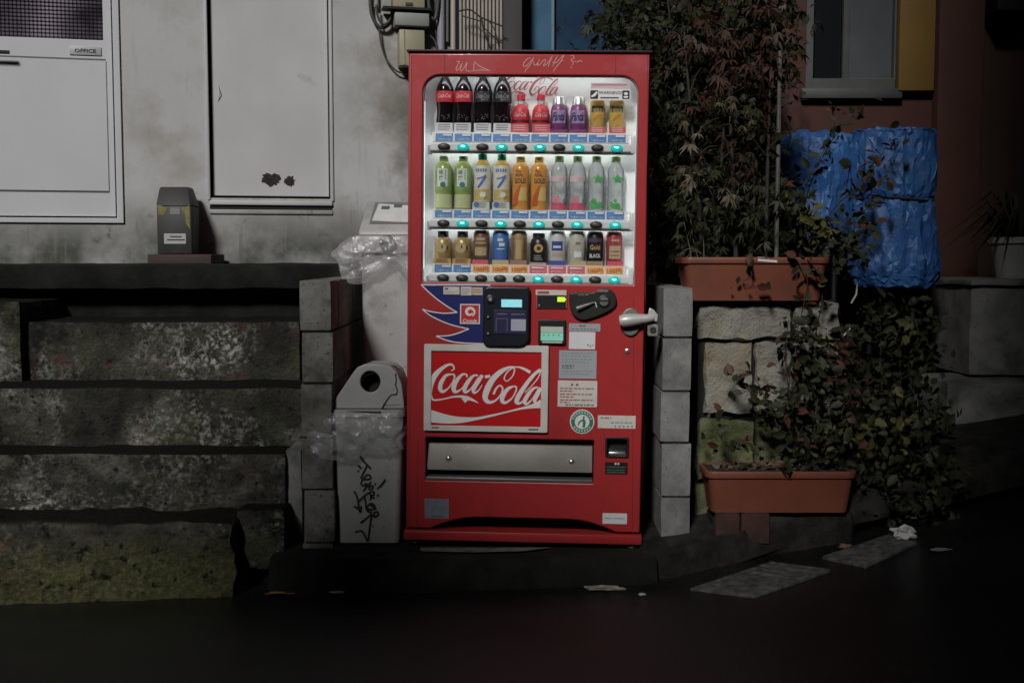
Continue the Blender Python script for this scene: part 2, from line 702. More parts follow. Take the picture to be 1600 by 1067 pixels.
loops = [[(XL, -0.2), (xr, -0.2), (xr, ZT), (XL, ZT)],
         [(dx1 - 1.35, dz0), (dx1, dz0), (dx1, dz0 + 2.0), (dx1 - 1.35, dz0 + 2.0)],
         [(hx0, hz0), (hx1, hz0), (hx1, hz0 + 1.35), (hx0, hz0 + 1.35)]]
plate('wall', loops, 0.0, 0.22, PLASTER, bld, bevel=0.004, bres=1)
MB().box(XL, xr - 0.002, 0.225, 2.2, -0.2, ZT - 0.01).build('rear_wall', PLASTER, bld)
MB().box(XL - 0.1, xr + 0.1, -0.25, 2.4, ZT + 0.003, ZT + 0.2).build('roof_slab', CONC, bld)
# office door
fr = 0.03
x0 = dx1 - 1.35
fmb = plate('door_frame', [[(x0, dz0), (dx1, dz0), (dx1, dz0 + 2.0), (x0, dz0 + 2.0)],
                           [(x0 + fr, dz0 + fr * 0.8), (dx1 - fr, dz0 + fr * 0.8), (dx1 - fr, dz0 + 2 - fr), (x0 + fr, dz0 + 2 - fr)]],
            -0.012, 0.10, WPAINT, bld, bevel=0.003)
sx1 = dx1 - fr - 0.008
sz0 = dz0 + fr * 0.8 + 0.008
wx1, wz0 = px(161, 63)
MB().box(x0 + fr, dx1 - fr, 0.09, 0.1, dz0 + 0.03, dz0 + 1.97).build('door_gap', BLACK, bld)
door = plate('door', [[(x0 + fr + 0.008, sz0), (sx1, sz0), (sx1, dz0 + 1.96), (x0 + fr + 0.008, dz0 + 1.96)],
                      [(x0 + 0.14, wz0), (wx1, wz0), (wx1, dz0 + 1.85), (x0 + 0.14, dz0 + 1.85)]], 0.012, 0.05, WPAINT, bld, bevel=0.002)
tag(door, 'white office door with pebbled glass')
# inset lower panel of the door: thin raised sheet with beads
pa, pz1 = px(165, 95)
_, pz0 = px(100, 298)
plate('door_panel', [[(x0 + 0.12, pz0), (pa, pz0), (pa, pz1), (x0 + 0.12, pz1)]], 0.006, 0.014, WPAINT, door, bevel=0.002)
MB().box(x0 + 0.12, pa - 0.002, 0.0095, 0.0125, pz1 + 0.002, pz1 + 0.008).build('groove', mat('grey_bead', (0.10, 0.10, 0.105), 0.6), door)
MB().box(x0 + 0.12, pa, 0.0095, 0.0125, pz0 - 0.006, pz0 - 0.002).build('groove', MATS['grey_bead'], door)
# pebbled pane
gm = bpy.data.materials.new('pebbled_glass')
gm.use_nodes = True
nt = gm.node_tree
b = nt.nodes['Principled BSDF']
b.inputs['Base Color'].default_value = (0.07, 0.055, 0.075, 1)
b.inputs['Roughness'].default_value = 0.22
tcn = nt.nodes.new('ShaderNodeTexCoord')
nz_ = nt.nodes.new('ShaderNodeTexNoise')
nz_.inputs['Scale'].default_value = 3
nt.links.new(tcn.outputs['Object'], nz_.inputs['Vector'])
cr = nt.nodes.new('ShaderNodeValToRGB')
cr.color_ramp.elements[0].position = 0.35
cr.color_ramp.elements[0].color = (0.035, 0.03, 0.04, 1)
cr.color_ramp.elements[1].position = 0.65
cr.color_ramp.elements[1].color = (0.30, 0.25, 0.31, 1)
nt.links.new(nz_.outputs[0], cr.inputs[0])
nt.links.new(cr.outputs[0], b.inputs['Base Color'])
mp = nt.nodes.new('ShaderNodeMapping')
mp.inputs['Rotation'].default_value = (0, R(45), 0)
nt.links.new(tcn.outputs['Object'], mp.inputs[0])
sepx = nt.nodes.new('ShaderNodeSeparateXYZ')
nt.links.new(mp.outputs[0], sepx.inputs[0])
def _sn(o):
    mm = nt.nodes.new('ShaderNodeMath'); mm.operation = 'MULTIPLY'; mm.inputs[1].default_value = 250
    nt.links.new(o, mm.inputs[0])
    s2 = nt.nodes.new('ShaderNodeMath'); s2.operation = 'SINE'
    nt.links.new(mm.outputs[0], s2.inputs[0])
    return s2.outputs[0]
mu = nt.nodes.new('ShaderNodeMath'); mu.operation = 'MULTIPLY'
nt.links.new(_sn(sepx.outputs[0]), mu.inputs[0])
nt.links.new(_sn(sepx.outputs[2]), mu.inputs[1])
bp = nt.nodes.new('ShaderNodeBump')
bp.inputs['Strength'].default_value = 1.0
bp.inputs['Distance'].default_value = 0.012
nt.links.new(mu.outputs[0], bp.inputs['Height'])
nt.links.new(bp.outputs[0], b.inputs['Normal'])
MB().box(x0 + 0.13, wx1 + 0.01, 0.030, 0.036, wz0 - 0.01, dz0 + 1.86).build('pane', gm, door)
# OFFICE plate
a0, c1 = px(108, 72)
a1, c0 = px(158, 87)
pl = MB().box(a0, a1, 0.006, 0.0118, c0, c1).build('name_plate', mat('plate_grey', (0.40, 0.40, 0.41), 0.5), door, bevel=0.001)
mb = MB()
add_text(mb, 'OFFICE', (a0 + a1) / 2, (c0 + c1) / 2, (a1 - a0) * 0.68, (c1 - c0) * 0.45, 0.0045, 0.02)
mb.build('lettering', mat('ink_black', (0.02, 0.02, 0.025), 0.6), pl, normals=False)
# lever handle at the picture edge
h0, hz = px(-6, 84)
h1, _ = px(18, 84)
MB().tube([(h0 - 0.05, 0.004, hz), (h0 - 0.05, -0.045, hz), (h1, -0.045, hz)], 0.009, 8).build('handle', mat('dark_steel', (0.05, 0.05, 0.05), 0.4, metal=0.7), door)
# hinge
q0, qz = px(188, 282)
_, qz1 = px(188, 313)
MB().tube([(q0 + 0.004, -0.004, qz1), (q0 + 0.004, -0.004, qz)], 0.006, 8).build('hinge', mat('steel_grey', (0.2, 0.2, 0.2), 0.45, metal=0.6), door)
# hatch: recess frame, panel, peeled patches
MB().box(hx0, hx1, 0.10, 0.11, hz0, hz0 + 1.35).build('hatch_gap', BLACK, bld)
g = 0.013
hatch = plate('hatch_door', [[(hx0 + g, hz0 + 0.012), (hx1 - 0.006, hz0 + 0.012), (hx1 - 0.006, hz0 + 1.34), (hx0 + g, hz0 + 1.34)]], 0.028, 0.06, HPAINT, bld, bevel=0.004)
tag(hatch, 'white painted wall hatch with two black peeled patches near its foot')
rnd = random.Random(5)
for (cxp, cyp, rx_, rz_) in ((423, 281, 17, 11), (453, 284, 9, 9.5)):
    cx_, cz_ = px(cxp, cyp, 0.028)
    s = 1 / 340
    pts = []
    for k in range(26):
        a = 2 * math.pi * k / 26
        rr = 0.72 + 0.42 * rnd.random()
        pts.append((cx_ + rx_ * s * rr * math.cos(a), cz_ + rz_ * s * rr * math.sin(a)))
    MB().flat(pts, 0.0265).build('peeled_patch', mat('bare_rust', (0.012, 0.011, 0.010), 0.9, (0.04, 0.03, 0.025), 40), hatch)
l0, lz0 = px(340, 130, 0.02)
_, lz1 = px(340, 160, 0.02)
MB().tube([(l0, 0.03, lz0), (l0 + 0.008, 0.012, (lz0 + lz1) / 2), (l0, 0.03, lz1)], 0.0022, 6).build('pull', HPAINT, hatch)
# ledges below the hatch
a, z1 = px(328, 313)
bx_, z2 = px(519, 322)
MB().box(hx0 - 0.004, hx1 + 0.006, -0.016, 0.02, z2, z1).build('sill', HPAINT, bld, bevel=0.004)
_, z3 = px(328, 327)
MB().box(hx0 - 0.004, hx1 + 0.006, -0.003, 0.02, z3, z2 - 0.0005).build('sill_gap', BLACK, bld)
_, z4 = px(328, 334)
MB().box(hx0 - 0.006, hx1 + 0.008, -0.010, 0.02, z4, z3 - 0.0005).build('sill', PLASTER, bld, bevel=0.004)
for xx in (hx0 - 0.014, hx1 + 0.001):
    MB().box(xx, xx + 0.013, -0.010, 0.02, z1 + 0.001, hz0 + 1.36).build('hatch_trim', HPAINT, bld, bevel=0.003)

# ------------------------------------------------------------------ stone steps
STONE = mat('step_stone', (0.030, 0.030, 0.025), 0.95, (0.085, 0.083, 0.066), 3.5, bump=1.0, bscale=75, bdist=0.02, lo=0.40, hi=0.64, spec=0.12,
            layers=(((0.22, 0.218, 0.19), 3.0, 0.52, 0.66), ((0.42, 0.415, 0.37), 48, 0.47, 0.62, ('M', 2.8, 0.45, 0.60)),
                    ((0.11, 0.055, 0.048), 5.5, 0.58, 0.68), ((0.016, 0.016, 0.014), 38, 0.55, 0.66), ((0.016, 0.016, 0.015), 1.8, 0.52, 0.64), ((0.075, 0.08, 0.045), 5, 0.54, 0.70),
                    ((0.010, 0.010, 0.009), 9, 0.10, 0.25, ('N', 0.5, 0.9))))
MOSS = mat('mossy_stone', (0.030, 0.029, 0.024), 0.95, (0.085, 0.08, 0.063), 6, bump=1.0, bscale=45, bdist=0.02, lo=0.42, hi=0.62, spec=0.12,
           layers=(((0.22, 0.21, 0.17), 40, 0.52, 0.64, ('M', 4, 0.45, 0.62)), ((0.075, 0.077, 0.034), 4.5, 0.34, 0.60, ('Z', 0.09, -0.02)),
                   ((0.14, 0.14, 0.07), 50, 0.46, 0.66, ('Z', 0.07, -0.05)), ((0.16, 0.105, 0.075), 5, 0.58, 0.68), ((0.010, 0.010, 0.009), 22, 0.55, 0.63),
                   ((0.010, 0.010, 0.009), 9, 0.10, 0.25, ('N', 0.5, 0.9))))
steps = empty('stone_steps', 'weathered dark stone steps with moss climbing to the white building', 'steps')
XLs = -3.0


def X(pxl, Y, py=600):
    return FW.px(pxl, py, Y)[0]


def Z(py, Y, pxl=250):
    return FW.px(pxl, py, Y)[1]


yd = [-0.13, 0.077, 0.267, 0.57, 0.99]
zt = [Z(814, yd[0]), Z(709, yd[1]), Z(606, yd[2]), Z(503, yd[3])]
# landing slab with lip
zl = Z(413, 0.87)
rough_block(XLs, X(556, 0.86, 430), 0.86, 2.0, zl - 0.115, zl, 0.06, 0.006, 0.03, 11).build('landing_slab', mat('landing_stone', (0.008, 0.008, 0.008), 0.9, (0.018, 0.018, 0.017), 6, bump=0.6, bscale=60, bdist=0.008, spec=0.1), steps)
rough_block(XLs, X(520, 0.99, 470), 0.99, 1.9, zt[3] - 0.05, zl - 0.118, 0.08, 0.004, 0.01, 12).build('landing_riser', MATS['landing_stone'], steps)
# courses
rough_block(X(38, yd[3]), X(470, yd[3]), yd[3], 1.1, zt[2] - 0.02, zt[3], 0.022, 0.0065, 0.010, 13).build('step_stone', STONE, steps)
rough_block(XLs, X(34, yd[3] - 0.05), yd[3] - 0.05, 1.1, zt[2] - 0.02, Z(472, yd[3] - 0.05), 0.022, 0.0065, 0.010, 14).build('step_stone', STONE, steps)
rough_block(XLs, X(472, yd[2]), yd[2], 0.62, zt[1] - 0.02, zt[2], 0.022, 0.0065, 0.010, 15).build('step_stone', STONE, steps)
rough_block(XLs, X(444, yd[1]), yd[1], 0.33, zt[0] - 0.02, zt[1], 0.022, 0.0065, 0.010, 16).build('step_stone', STONE, steps)
rough_block(XLs, X(361, yd[0]), yd[0], 0.12, -0.26, zt[0], 0.02, 0.016, 0.022, 17, 0.8).build('step_stone', MOSS, steps)
rough_block(X(363, yd[0] + 0.09), X(441, yd[0] + 0.09), yd[0] + 0.09, 0.15, Z(889, yd[0] + 0.09), zt[0] + 0.02, 0.024, 0.012, 0.02, 18).build('step_stone', STONE, steps)
# base under the overhanging stone
rough_block(X(352, 0.05), X(470, 0.05), 0.05, 0.3, -0.25, Z(886, 0.05), 0.06, 0.006, 0.01, 19).build('step_base', MATS['landing_stone'], steps)
# kerb post between steps and block wall
kp = empty('concrete_post', 'short grey concrete post wedged between the steps and the block wall', 'post')
rough_block(X(445, 0.10), X(469, 0.10), 0.10, 0.3, -0.15, Z(702, 0.10), 0.03, 0.004, 0.006, 20).build('post', CONC, kp)

# ------------------------------------------------------------------ block walls either side of the machine
CMU = mat('cement_block', (0.165, 0.165, 0.16), 0.92, (0.225, 0.225, 0.215), 16, bump=0.55, bscale=170, bdist=0.004,
          layers=(((0.09, 0.09, 0.085), 4.5, 0.5, 0.66), ((0.06, 0.06, 0.05), 110, 0.58, 0.68)))
CMUD = mat('cement_block_weathered', (0.15, 0.15, 0.135), 0.92, (0.22, 0.215, 0.195), 14, bump=0.6, bscale=150, bdist=0.004,
           layers=(((0.05, 0.05, 0.043), 4.0, 0.46, 0.62), ((0.03, 0.03, 0.026), 60, 0.57, 0.66)))


def block_wall(name, label, xa, xb, Y, rows, m, depth, seed):
    root = empty(name, label, 'block wall')
    for i, (pt, pb) in enumerate(rows):
        jx = 0.004 * math.sin(seed + i * 2.1)
        L = 0.39 if i % 2 else 0.20
        y = Y
        k = 0
        while y < Y + depth - 0.05:
            y1 = min(y + L, Y + depth)
            rough_block(xa + jx, xb + jx, y + 0.002, y1 - 0.003, Z(pb, Y, (470 if xa < 0 else 1055)) + 0.003, Z(pt, Y, (470 if xa < 0 else 1055)) - 0.003, 0.045, 0.0025, 0.005, seed + i * 9 + k).build('block', m, root)
            y = y1
            L = 0.39
            k += 1
    za, zb_ = Z(rows[-1][1], Y), Z(rows[0][0], Y)
    MB().box(xa + 0.008, xb - 0.008, Y + 0.008, Y + depth - 0.01, za, zb_ - 0.01).build('mortar', CONCDARK, root)
    return root


block_wall('block_wall', 'weathered cement block wall end between the steps and the trash bins', X(470, 0.0), X(519, 0.0), 0.0,
           [(437, 518), (518, 599), (599, 684), (684, 765), (765, 848), (848, 882)], CMUD, 1.2, 31)
block_wall('block_wall', 'grey cement block wall end beside the door handle of the vending machine', X(1034, 0.02), X(1080, 0.02), 0.02,
           [(448, 527), (527, 611), (611, 692), (692, 776), (776, 862)], CMU, 1.2, 51)

# ------------------------------------------------------------------ stone retaining wall (right)
OYA = mat('pale_rough_stone', (0.19, 0.182, 0.155), 0.95, (0.29, 0.28, 0.245), 9, bump=1.0, bscale=70, bdist=0.014, lo=0.35, hi=0.65,
          layers=(((0.10, 0.095, 0.075), 18, 0.58, 0.68), ((0.25, 0.20, 0.11), 3.5, 0.52, 0.7), ((0.03, 0.03, 0.025), 60, 0.63, 0.70)))
OYAM = mat('mossy_pale_stone', (0.13, 0.13, 0.075), 0.95, (0.21, 0.21, 0.12), 9, bump=1.0, bscale=60, bdist=0.014,
           layers=(((0.06, 0.075, 0.02), 6, 0.42, 0.62), ((0.03, 0.03, 0.02), 20, 0.58, 0.68)))
YS = 0.20
sw = empty('stone_wall', 'low wall of pitted pale stone blocks under the upper planter', 'stone wall')
srows = [(473, 529, [(1090, 1237), (1241, 1309)], OYA), (536, 647, [(1101, 1177), (1181, 1249), (1253, 1308)], OYA),
         (657, 750, [(1094, 1180), (1184, 1262), (1266, 1312)], OYAM), (754, 862, [(1090, 1200), (1204, 1312)], OYAM)]
for r_, (pt, pb, cols, m) in enumerate(srows):
    for c_, (pa_, pb_) in enumerate(cols):
        rough_block(X(pa_, YS), X(pb_, YS), YS + 0.004 * c_, YS + 0.26, Z(pb, YS, 1200), Z(pt, YS, 1200), 0.015, 0.012, 0.007, 71 + r_ * 5 + c_, 0.9).build('stone', m, sw)
MB().box(X(1088, YS) + 0.01, X(1309, YS) - 0.01, YS + 0.03, YS + 0.24, -0.1, Z(480, YS, 1200)).build('mortar', CONCDARK, sw)
rough_block(X(1082, YS), X(1306, YS), YS + 0.265, 1.0, -0.1, Z(478, YS, 1200), 0.1, 0.01, 0.02, 90).build('earth', DARKGROUND, sw)

# ------------------------------------------------------------------ brown house behind (right)
YH = 1.75
house = empty('brown_house', 'dark reddish brown house with yellow corner panel behind the plants', 'house')
BROWN = mat('brown_plaster', (0.060, 0.021, 0.016), 0.85, (0.080, 0.029, 0.021), 2.5, bump=0.15, bscale=60, bdist=0.01,
            layers=(((0.06, 0.028, 0.02), 3, 0.5, 0.7),))
BROWND = mat('brown_plaster_dark', (0.05, 0.022, 0.014), 0.85, (0.035, 0.016, 0.010), 2, bump=0.15, bscale=60)
YELLOW = mat('ochre_panel', (0.21, 0.12, 0.024), 0.7, (0.175, 0.10, 0.021), 3, bump=0.08, bscale=30)
GREYF = mat('grey_window_frame', (0.075, 0.078, 0.078), 0.6, (0.055, 0.055, 0.055), 6)
wx0, wz0_ = FW.px(1258, 140, YH)
wx1_, _ = FW.px(1404, 140, YH)
bx0, bz0 = FW.px(818, 112, YH)
bx1, _ = FW.px(985, 112, YH)
hxl = FW.px(716, 100, YH)[0]
hxr = FW.px(1470, 100, YH)[0]
plate('wall', [[(hxl, -0.1), (hxr, -0.1), (hxr, 3.6), (hxl, 3.6)], [(wx0, wz0_), (wx1_, wz0_), (wx1_, wz0_ + 1.2), (wx0, wz0_ + 1.2)],
               [(bx0, bz0), (bx1, bz0), (bx1, bz0 + 1.3), (bx0, bz0 + 1.3)]], YH, YH + 0.2, BROWN, house, bevel=0.004, bres=1)
MB().box(hxl, hxr + 2.4, YH + 0.6, YH + 4, -0.1, 3.6).build('inner_wall', mat('dark_room', (0.01, 0.01, 0.012), 0.9), house)
MB().box(hxl - 0.1, hxr + 2.5, YH - 0.3, YH + 4, 3.603, 3.8).build('roof', CONCDARK, house)
# grey sliding window
win = plate('window', [[(wx0, wz0_), (wx1_, wz0_), (wx1_, wz0_ + 1.2), (wx0, wz0_ + 1.2)],
                       [(wx0 + 0.045, wz0_ + 0.06), (wx1_ - 0.02, wz0_ + 0.06), (wx1_ - 0.02, wz0_ + 1.16), (wx0 + 0.045, wz0_ + 1.16)]],
            YH + 0.02, YH + 0.12, GREYF, house, bevel=0.004)
mid = FW.px(1322, 60, YH)[0]
MB().box(wx0 + 0.045, mid - 0.003, YH + 0.085, YH + 0.09, wz0_ + 0.06, wz0_ + 1.16).build('pane', mat('night_pane', (0.012, 0.013, 0.015), 0.08), win)
MB().box(mid + 0.03, wx1_ - 0.02, YH + 0.065, YH + 0.07, wz0_ + 0.06, wz0_ + 1.16).build('pane', mat('frosted_pane', (0.095, 0.10, 0.108), 0.35, (0.07, 0.074, 0.08), 3), win)
MB().box(mid, mid + 0.03, YH + 0.05, YH + 0.08, wz0_ + 0.06, wz0_ + 1.16).build('sash', GREYF, win)
MB().box(wx0 - 0.03, wx1_ + 0.005, YH - 0.05, YH + 0.05, Z(156, YH, 1330), wz0_ - 0.001).build('sill', GREYF, win, bevel=0.006)
# yellow corner panel, brown pillar, set-back wall
MB().box(FW.px(1406, 50, YH - 0.06)[0], FW.px(1462, 50, YH - 0.06)[0], YH - 0.06, YH - 0.002, Z(142, YH - 0.06, 1430), 3.5).build('corner_panel', YELLOW, house, bevel=0.006)
MB().box(FW.px(1461, 300, YH - 0.08)[0], FW.px(1532, 300, YH - 0.08)[0], YH - 0.08, YH + 0.5, -0.1, 3.6).build('pillar', BROWN, house, bevel=0.01)
MB().box(FW.px(1532, 300, YH + 0.1)[0] - 0.05, 6.0, YH + 0.1, YH + 0.3, -0.1, 3.6).build('side_wall', BROWND, house)
la, lb = FW.px(1556, 18, YH - 0.1)
MB().box(la, la + 0.5, YH - 0.12, YH + 0.099, lb, lb + 0.4).build('lamp_box', mat('black_metal', (0.01, 0.01, 0.01), 0.5), house, bevel=0.01)
# blue curtained window above the machine
w2 = plate('window', [[(bx0, bz0), (bx1, bz0), (bx1, bz0 + 1.3), (bx0, bz0 + 1.3)],
                      [(bx0 + 0.03, bz0 + 0.04), (bx1 - 0.03, bz0 + 0.04), (bx1 - 0.03, bz0 + 1.26), (bx0 + 0.03, bz0 + 1.26)]], YH + 0.02, YH + 0.1, MATS['black_metal'], house, bevel=0.003)
BLUEC = mat('blue_pane', (0.05, 0.13, 0.22), 0.3, (0.025, 0.06, 0.11), 2.5)
bmid = FW.px(862, 40, YH)[0]
MB().box(bx0 + 0.03, bmid, YH + 0.05, YH + 0.055, bz0 + 0.04, bz0 + 1.26).build('pane', BLUEC, w2)
MB().box(bmid + 0.014, bx1 - 0.03, YH + 0.065, YH + 0.07, bz0 + 0.04, bz0 + 1.26).build('pane', mat('blue_pane_dark', (0.025, 0.055, 0.10), 0.15, (0.015, 0.03, 0.06), 3), w2)
MB().box(bmid, bmid + 0.014, YH + 0.03, YH + 0.06, bz0 + 0.04, bz0 + 1.26).build('sash', mat('blue_grey_sash', (0.13, 0.19, 0.24), 0.4), w2)

# ribbed metal panel and dark post between the houses
YC = 1.62
cp = empty('corrugated_panel', 'pale ribbed metal panel rising behind the top edge of the vending machine', 'metal panel')
ca, cz = FW.px(717, 100, YC)
cb, _ = FW.px(786, 100, YC)
n = 12
wv = (cb - ca) / n
CORR = mat('pale_sheet_metal', (0.34, 0.30, 0.26), 0.6, (0.28, 0.25, 0.22), 5, layers=(((0.12, 0.08, 0.06), 9, 0.6, 0.72),))
for i in range(n):
    x = ca + i * wv
    MB().prism([(x + wv * 0.16, 0.9), (x + wv * 0.84, 0.9), (x + wv * 0.84, 3.2), (x + wv * 0.16, 3.2)], YC - 0.012, YC + 0.004).build('rib', CORR, cp, bevel=0.005)
MB().box(ca, cb, YC + 0.004, YC + 0.02, 0.9, 3.2).build('sheet', mat('panel_groove', (0.10, 0.085, 0.075), 0.7), cp)
pp = empty('dark_post', 'dark weathered post beside the ribbed panel above the vending machine', 'post')
MB().box(FW.px(786, 50, YC - 0.03)[0], FW.px(816, 50, YC - 0.03)[0], YC - 0.03, YC + 0.09, 0.4, 3.2).build('post', mat('dark_timber', (0.035, 0.034, 0.032), 0.8, (0.06, 0.058, 0.052), 8, stretch=(1, 1, 0.1)), pp, bevel=0.006)
# twigs hanging in front of the ribbed panel
tw = empty('bare_twig', 'thin bare twig hanging before the ribbed metal panel', 'twig')
TW = mat('twig_bark', (0.035, 0.026, 0.02), 0.9)
YT = YC - 0.1
def tw_pts(L):
    return spline([tuple(at(a, b_, YT)) for a, b_ in L], n=4)
mb = MB()
for L, r0 in (([(716, 18), (735, 16), (752, 28), (786, 42)], 0.004), ([(752, 28), (757, 52), (768, 82), (770, 95)], 0.004), ([(722, 25), (745, 32), (755, 35)], 0.003),
              ([(757, 45), (772, 58), (786, 70)], 0.003), ([(766, 75), (778, 66), (788, 62)], 0.002), ([(765, 35), (774, 50), (780, 78)], 0.0025)):
    mb.tube(tw_pts(L), r0, 5)
mb.build('stem', TW, tw)

# far right: concrete retaining wall and ramp slabs
YR = 1.0
rw = empty('retaining_wall', 'low grey concrete retaining wall at the far edge under the white pot', 'wall')
rough_block(X(1513, YR), 4.2, YR, YR + 0.5, Z(588, YR, 1550), Z(447, YR, 1550), 0.05, 0.006, 0.02, 120).build('wall', CONC, rw)
rough_block(X(1509, YR) - 0.0, 4.2, YR - 0.02, YR + 0.5, Z(446, YR, 1550), Z(436, YR, 1550), 0.05, 0.005, 0.01, 121).build('coping', CONC, rw)
rp = empty('concrete_ramp', 'cracked concrete ramp rising at the far edge of the street', 'ramp')
for i, (a_, t_, b_, y_) in enumerate(((1478, 592, 700, 0.82), (1470, 700, 752, 0.62), (1486, 752, 860, 0.45))):
    rough_block(X(a_, y_), 4.2, y_, YR + 0.3, Z(b_, y_, 1540) - 0.1, Z(t_ + 4, y_, 1540), 0.06, 0.014, 0.03, 130 + i).build('slab', CONCDARK if i else CONC, rp)

# ================================================================== VENDING MACHINE
p0 = at(817, 858, 0.0)
MM = Matrix.Translation((p0.x, 0.0, 0.0)) @ Matrix.Rotation(R(-2.4), 4, 'Z') @ Matrix.Rotation(R(0.72), 4, 'Y')
FM = Frame(MM)
mp_ = FM.px
vm = empty('vending_machine', 'red drinks vending machine with lit green buttons between two block walls', 'vending machine', M=MM)
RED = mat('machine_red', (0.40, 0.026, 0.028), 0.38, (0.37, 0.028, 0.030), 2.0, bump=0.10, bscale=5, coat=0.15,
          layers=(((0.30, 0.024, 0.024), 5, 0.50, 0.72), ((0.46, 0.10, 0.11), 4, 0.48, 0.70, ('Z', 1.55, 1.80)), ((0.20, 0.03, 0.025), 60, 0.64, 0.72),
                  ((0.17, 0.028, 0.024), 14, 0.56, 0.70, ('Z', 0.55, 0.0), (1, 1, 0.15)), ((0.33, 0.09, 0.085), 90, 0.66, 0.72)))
WHITE = mat('machine_white', (0.78, 0.78, 0.76), 0.5)
INNER = mat('display_white', (0.80, 0.80, 0.79), 0.55, (0.74, 0.74, 0.73), 3)
CREAM = mat('cream_frame', (0.62, 0.60, 0.56), 0.5, (0.52, 0.51, 0.47), 8)
STEEL = mat('brushed_steel', (0.25, 0.24, 0.215), 0.55, (0.19, 0.18, 0.16), 5, metal=0.25, bump=0.05, bscale=20, layers=(((0.34, 0.33, 0.30), 9, 0.6, 0.72),))
CHROME = mat('chrome', (0.62, 0.62, 0.62), 0.28, metal=0.85)
BLACKP = mat('black_plastic', (0.012, 0.013, 0.015), 0.4)
INK = MATS['ink_black']
PRINT = mat('white_print', (0.72, 0.70, 0.68), 0.55)
pr = [mp_(637, 82), mp_(632.5, 842), mp_(1018, 82), mp_(1001.5, 850)]
uL, uR = (pr[0][0] + pr[1][0]) / 2, (pr[2][0] + pr[3][0]) / 2
vT = (pr[0][1] + pr[2][1]) / 2
vB = (pr[1][1] + pr[3][1]) / 2
DEP = 0.62
# window opening
wl, wt = mp_(660, 117)
wr, wb = mp_(998, 441)
wl = (mp_(660, 280)[0]); wr = (mp_(995, 280)[0])
wb = (mp_(700, 441)[1] + mp_(980, 446)[1]) / 2
tl, tt = mp_(665, 683)
tr_, tb = mp_(928, 755)
tl = mp_(665, 720)[0]; tr_ = mp_(927.5, 720)[0]
fB = (mp_(640, 824)[1] + mp_(990, 832)[1]) / 2
# arch cut in the lower edge
ar0, ar1 = mp_(672, 824)[0], mp_(962, 830)[0]
ah = mp_(800, 809)[1] - fB
arch = []
for k in range(17):
    t = k / 16
    x = ar1 + (ar0 - ar1) * t
    s_ = min(1, min(t, 1 - t) / 0.26)
    arch.append((x, fB + ah * math.sin(s_ * math.pi / 2) ** 0.9))
outer = [(uL + 0.006, fB), (uL + 0.006, vT - 0.006), (uR - 0.006, vT - 0.006), (uR - 0.006, fB)] + arch
cr0, cr1 = mp_(948, 700)[0], mp_(980, 700)[0]
ct0, ct1 = mp_(960, 712)[1], mp_(960, 685)[1]
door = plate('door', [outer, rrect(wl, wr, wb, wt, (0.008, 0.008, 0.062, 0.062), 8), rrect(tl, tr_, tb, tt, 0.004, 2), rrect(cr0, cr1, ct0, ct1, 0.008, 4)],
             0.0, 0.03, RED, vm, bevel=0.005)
# cabinet behind
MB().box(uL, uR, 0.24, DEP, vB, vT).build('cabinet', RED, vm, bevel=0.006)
for (a, b_) in ((uL, uL + 0.012), (uR - 0.012, uR)):
    MB().box(a, b_, 0.031, 0.239, vB, vT).build('side_panel', RED, vm, bevel=0.003)
MB().box(uL + 0.0125, uR - 0.0125, 0.031, 0.239, vT - 0.012, vT).build('top_panel', RED, vm)
dk = MB().box(uL - 0.004, uR + 0.004, -0.004, DEP + 0.01, vT + 0.0005, vT + 0.008)
dk.build('rain_cap', mat('dark_red_trim', (0.04, 0.012, 0.012), 0.6), vm, bevel=0.002)
MB().box(uL + 0.013, uR - 0.013, 0.19, 0.235, vB, wb - 0.02).build('inner_panel', BLACKP, vm)
# lower bar, plinth and feet
bt = (mp_(640, 828)[1] + mp_(990, 834)[1]) / 2
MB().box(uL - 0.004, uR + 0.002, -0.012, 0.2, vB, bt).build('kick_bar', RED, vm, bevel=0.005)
MB().box(uL + 0.06, uR - 0.06, 0.08, DEP - 0.05, 0.006, vB - 0.001).build('plinth', BLACK, vm)
for (fx, fy) in ((uL + 0.035, 0.03), (uR - 0.035, 0.03), (uL + 0.035, DEP - 0.06), (uR - 0.035, DEP - 0.06)):
    MB().lathe([(0.022, 0.0), (0.022, 0.008), (0.009, 0.012), (0.009, vB - 0.001)], 12, (fx, fy, -0.001)).build('foot', STEEL, vm)
# fine seams on the door: dark recessed lines
SEAM = mat('seam_shadow', (0.10, 0.008, 0.008), 0.6)
def seam(pa_, pb_, wd=0.0022, d=-0.0006):
    a = mp_(*pa_); b_ = mp_(*pb_)
    MB().ribbon([a, b_], [wd, wd], d, False).build('seam', SEAM, vm)
seam((695, 84), (695, 115)); seam((962, 84), (962, 116))
seam((653, 690), (652, 824), 0.0018); seam((990, 470), (988, 828), 0.0018); seam((944, 676), (943, 700), 0.0012)
seam((1012, 86), (1008, 470), 0.0018); seam((643, 86), (640, 824), 0.0018)
# ---- display case
D1 = 0.118
cas = MB()
cas.add([(wl - .012, D1, wb - .012), (wr + .012, D1, wb - .012), (wr + .012, D1, wt + .012), (wl - .012, D1, wt + .012)], [(0, 1, 2, 3)])
cas.build('display_back', INNER, vm)
sd = MB()
for x in (wl - 0.012, wr + 0.012):
    sd.add([(x, 0.031, wb - .012), (x, D1, wb - .012), (x, D1, wt + .012), (x, 0.031, wt + .012)], [(0, 1, 2, 3)])
for z in (wb - 0.012, wt + 0.012):
    sd.add([(wl - .012, 0.031, z), (wr + .012, 0.031, z), (wr + .012, D1, z), (wl - .012, D1, z)], [(0, 1, 2, 3)])
sd.build('display_lining', INNER, vm)
